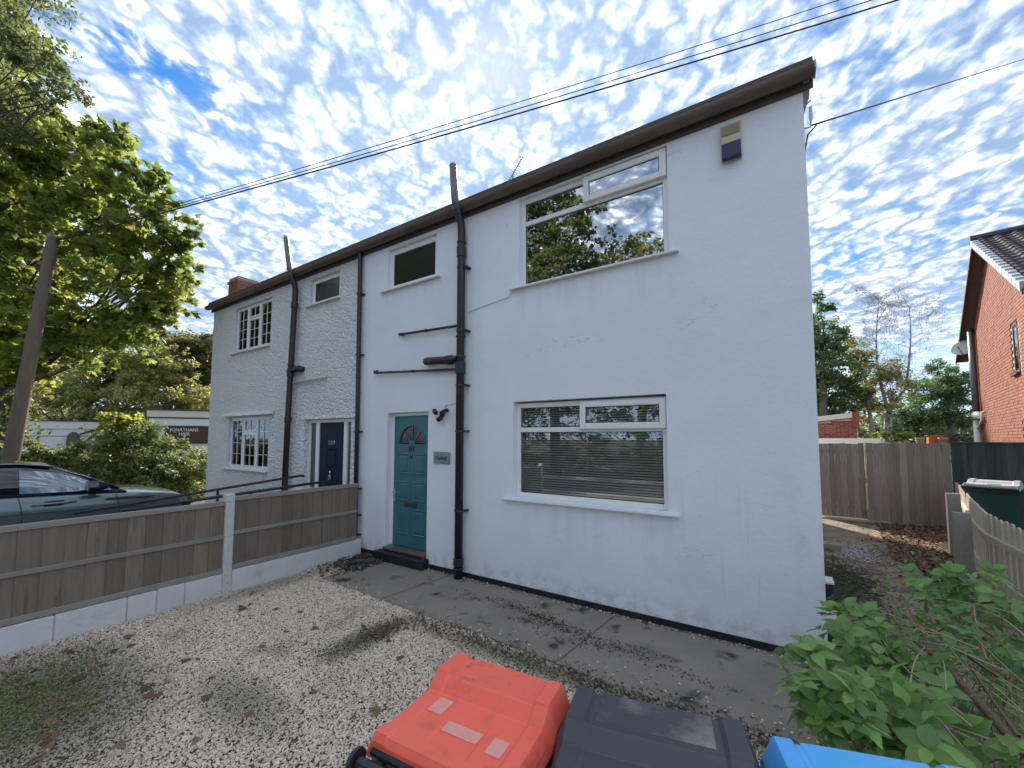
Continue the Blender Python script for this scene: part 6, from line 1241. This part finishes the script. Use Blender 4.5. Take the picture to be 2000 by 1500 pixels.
# leaves: rosettes of 5-8 along shoots; each of the largest 280 is an object
vL, fL = [], []
nst = 7
for j in range(nst):
    t = j/(nst-1); w = .30*math.sin(math.pi*min(1, t*1.0)**.85)*(1-.15*t)+.004; sag = -.16*t*t
    vL += [(-w, t, sag+.07*math.sin(math.pi*t)*1+.05*w), (0, t, sag), (w, t, sag+.07*math.sin(math.pi*t)*1+.05*w)]
for j in range(nst-1): k = 3*j; fL += [(k, k+1, k+4, k+3), (k+1, k+2, k+5, k+4)]
lme = bpy.data.meshes.new('leaf'); lme.from_pydata(vL, [], fL); lme.polygons.foreach_set('use_smooth', [True]*len(fL)); lme.materials.append(M['shrub_leaf_part'])
ros = []
for (q, n_) in (((0.13, 2.57, 0.73, 0.10),5),((0.20, 2.49, 0.70, 0.13),9),((0.12, 2.38, 0.64, 0.10),6),((0.27, 2.42, 0.65, 0.14),9),((0.39, 2.56, 0.69, 0.14),9),((0.40, 2.45, 0.62, 0.11),7),((0.36, 2.95, 0.70, 0.14),6),((0.36, 3.31, 0.75, 0.13),5),((0.57, 3.09, 0.68, 0.15),6),((0.60, 2.81, 0.65, 0.12),4),((0.94, 4.04, 0.87, 0.12),5),((0.80, 3.94, 0.84, 0.12),3),((1.11, 4.02, 0.87, 0.15),5),((1.17, 3.83, 0.86, 0.13),4),((0.88, 3.52, 0.75, 0.17),4),((0.99, 3.36, 0.73, 0.14),3),((0.74, 2.49, 0.65, 0.08),2),((0.55, 2.49, 0.57, 0.11),3),((0.12, 2.67, 0.76, 0.07),3),((0.47, 3.14, 0.74, 0.13),4)):
    for _ in range(int(n_*1.8)): ros.append((Vector(q[:3])+Vector(rng.normal(size=3))*q[3]*.55, q[3]))
LV = []
for c, r_ in ros:
    ax = Vector((rng.normal()*.5-.25, rng.normal()*.5-.35, 1)).normalized(); sz = rng.uniform(.070, .112); k = int(rng.integers(4, 7)); a0 = rng.uniform(0, 6.28)
    u = ax.orthogonal().normalized(); w = ax.cross(u)
    for i in range(k):
        a = a0+i*6.283/k+rng.normal()*.2; d = (u*math.cos(a)+w*math.sin(a)); el_ = rng.uniform(-.25, .45); y = (d*math.cos(el_)+ax*math.sin(el_)).normalized(); z = (ax-y*ax.dot(y)).normalized(); x = y.cross(z); s = sz*rng.uniform(.7, 1.15)
        LV.append((s, c+ax*rng.normal()*.02, x, y, z))
LV.sort(key=lambda q: -q[0]/max(.6, (q[1]-Vector((0, 0, 1.9))).length))
for s, c, x, y, z in LV[:285]:
    o = bpy.data.objects.new('leaf', lme); col.objects.link(o); o.parent = sb; m = Matrix((x, y, z)).transposed()
    o.matrix_local = Matrix.Translation(c-so) @ m.to_4x4() @ Matrix.Diagonal((s*rng.uniform(.85, 1.15), s, s, 1))
vv = []; ff = []
tv = np.array(vL)
for s, c, x, y, z in LV[285:]:
    m = np.array([x, y, z]).T; q = (tv*s)@m.T+np.array(c-so); k = len(vv); vv += q.tolist(); ff += [tuple(i+k for i in f_) for f_ in fL]
for q, n_ in (((1.04, 4.00, 0.60, 0.27),90),((1.32, 4.30, 0.70, 0.25),70),((0.91, 4.15, 0.69, 0.22),60),((0.67, 3.88, 0.52, 0.21),60),((0.43, 3.37, 0.51, 0.16),50),((0.95, 3.36, 0.46, 0.22),60),((0.34, 3.43, 0.55, 0.10),30),((0.69, 2.89, 0.40, 0.15),40),((0.43, 2.72, 0.40, 0.15),70),((0.69, 3.07, 0.42, 0.16),60),((0.36, 2.85, 0.52, 0.18),150),((0.22, 2.76, 0.47, 0.16),130),((0.56, 3.22, 0.54, 0.20),150),((1.12, 4.29, 0.65, 0.29),190),((1.22, 3.99, 0.68, 0.23),150),((0.94, 4.29, 0.68, 0.23),110),((0.84, 2.92, 0.49, 0.14),110),((0.80, 3.24, 0.60, 0.19),120),((0.98, 3.36, 0.62, 0.19),110),((0.53, 3.67, 0.57, 0.20),90)):
    rr_ = rand_rots(n_, .5)
    for i in range(n_):
        s = rng.uniform(.04, .075); c = np.array(q[:3])+rng.normal(size=3)*q[3]*.55-np.array(so); k = len(vv); vv += ((tv*s*np.array([.7, 1, 1]))@rr_[i].T+c).tolist(); ff += [tuple(a+k for a in f_) for f_ in fL]
me = bpy.data.meshes.new('foliage'); me.from_pydata(vv, [], ff); link('foliage', me, 'shrub_leaf', sb, True, kind='stuff')
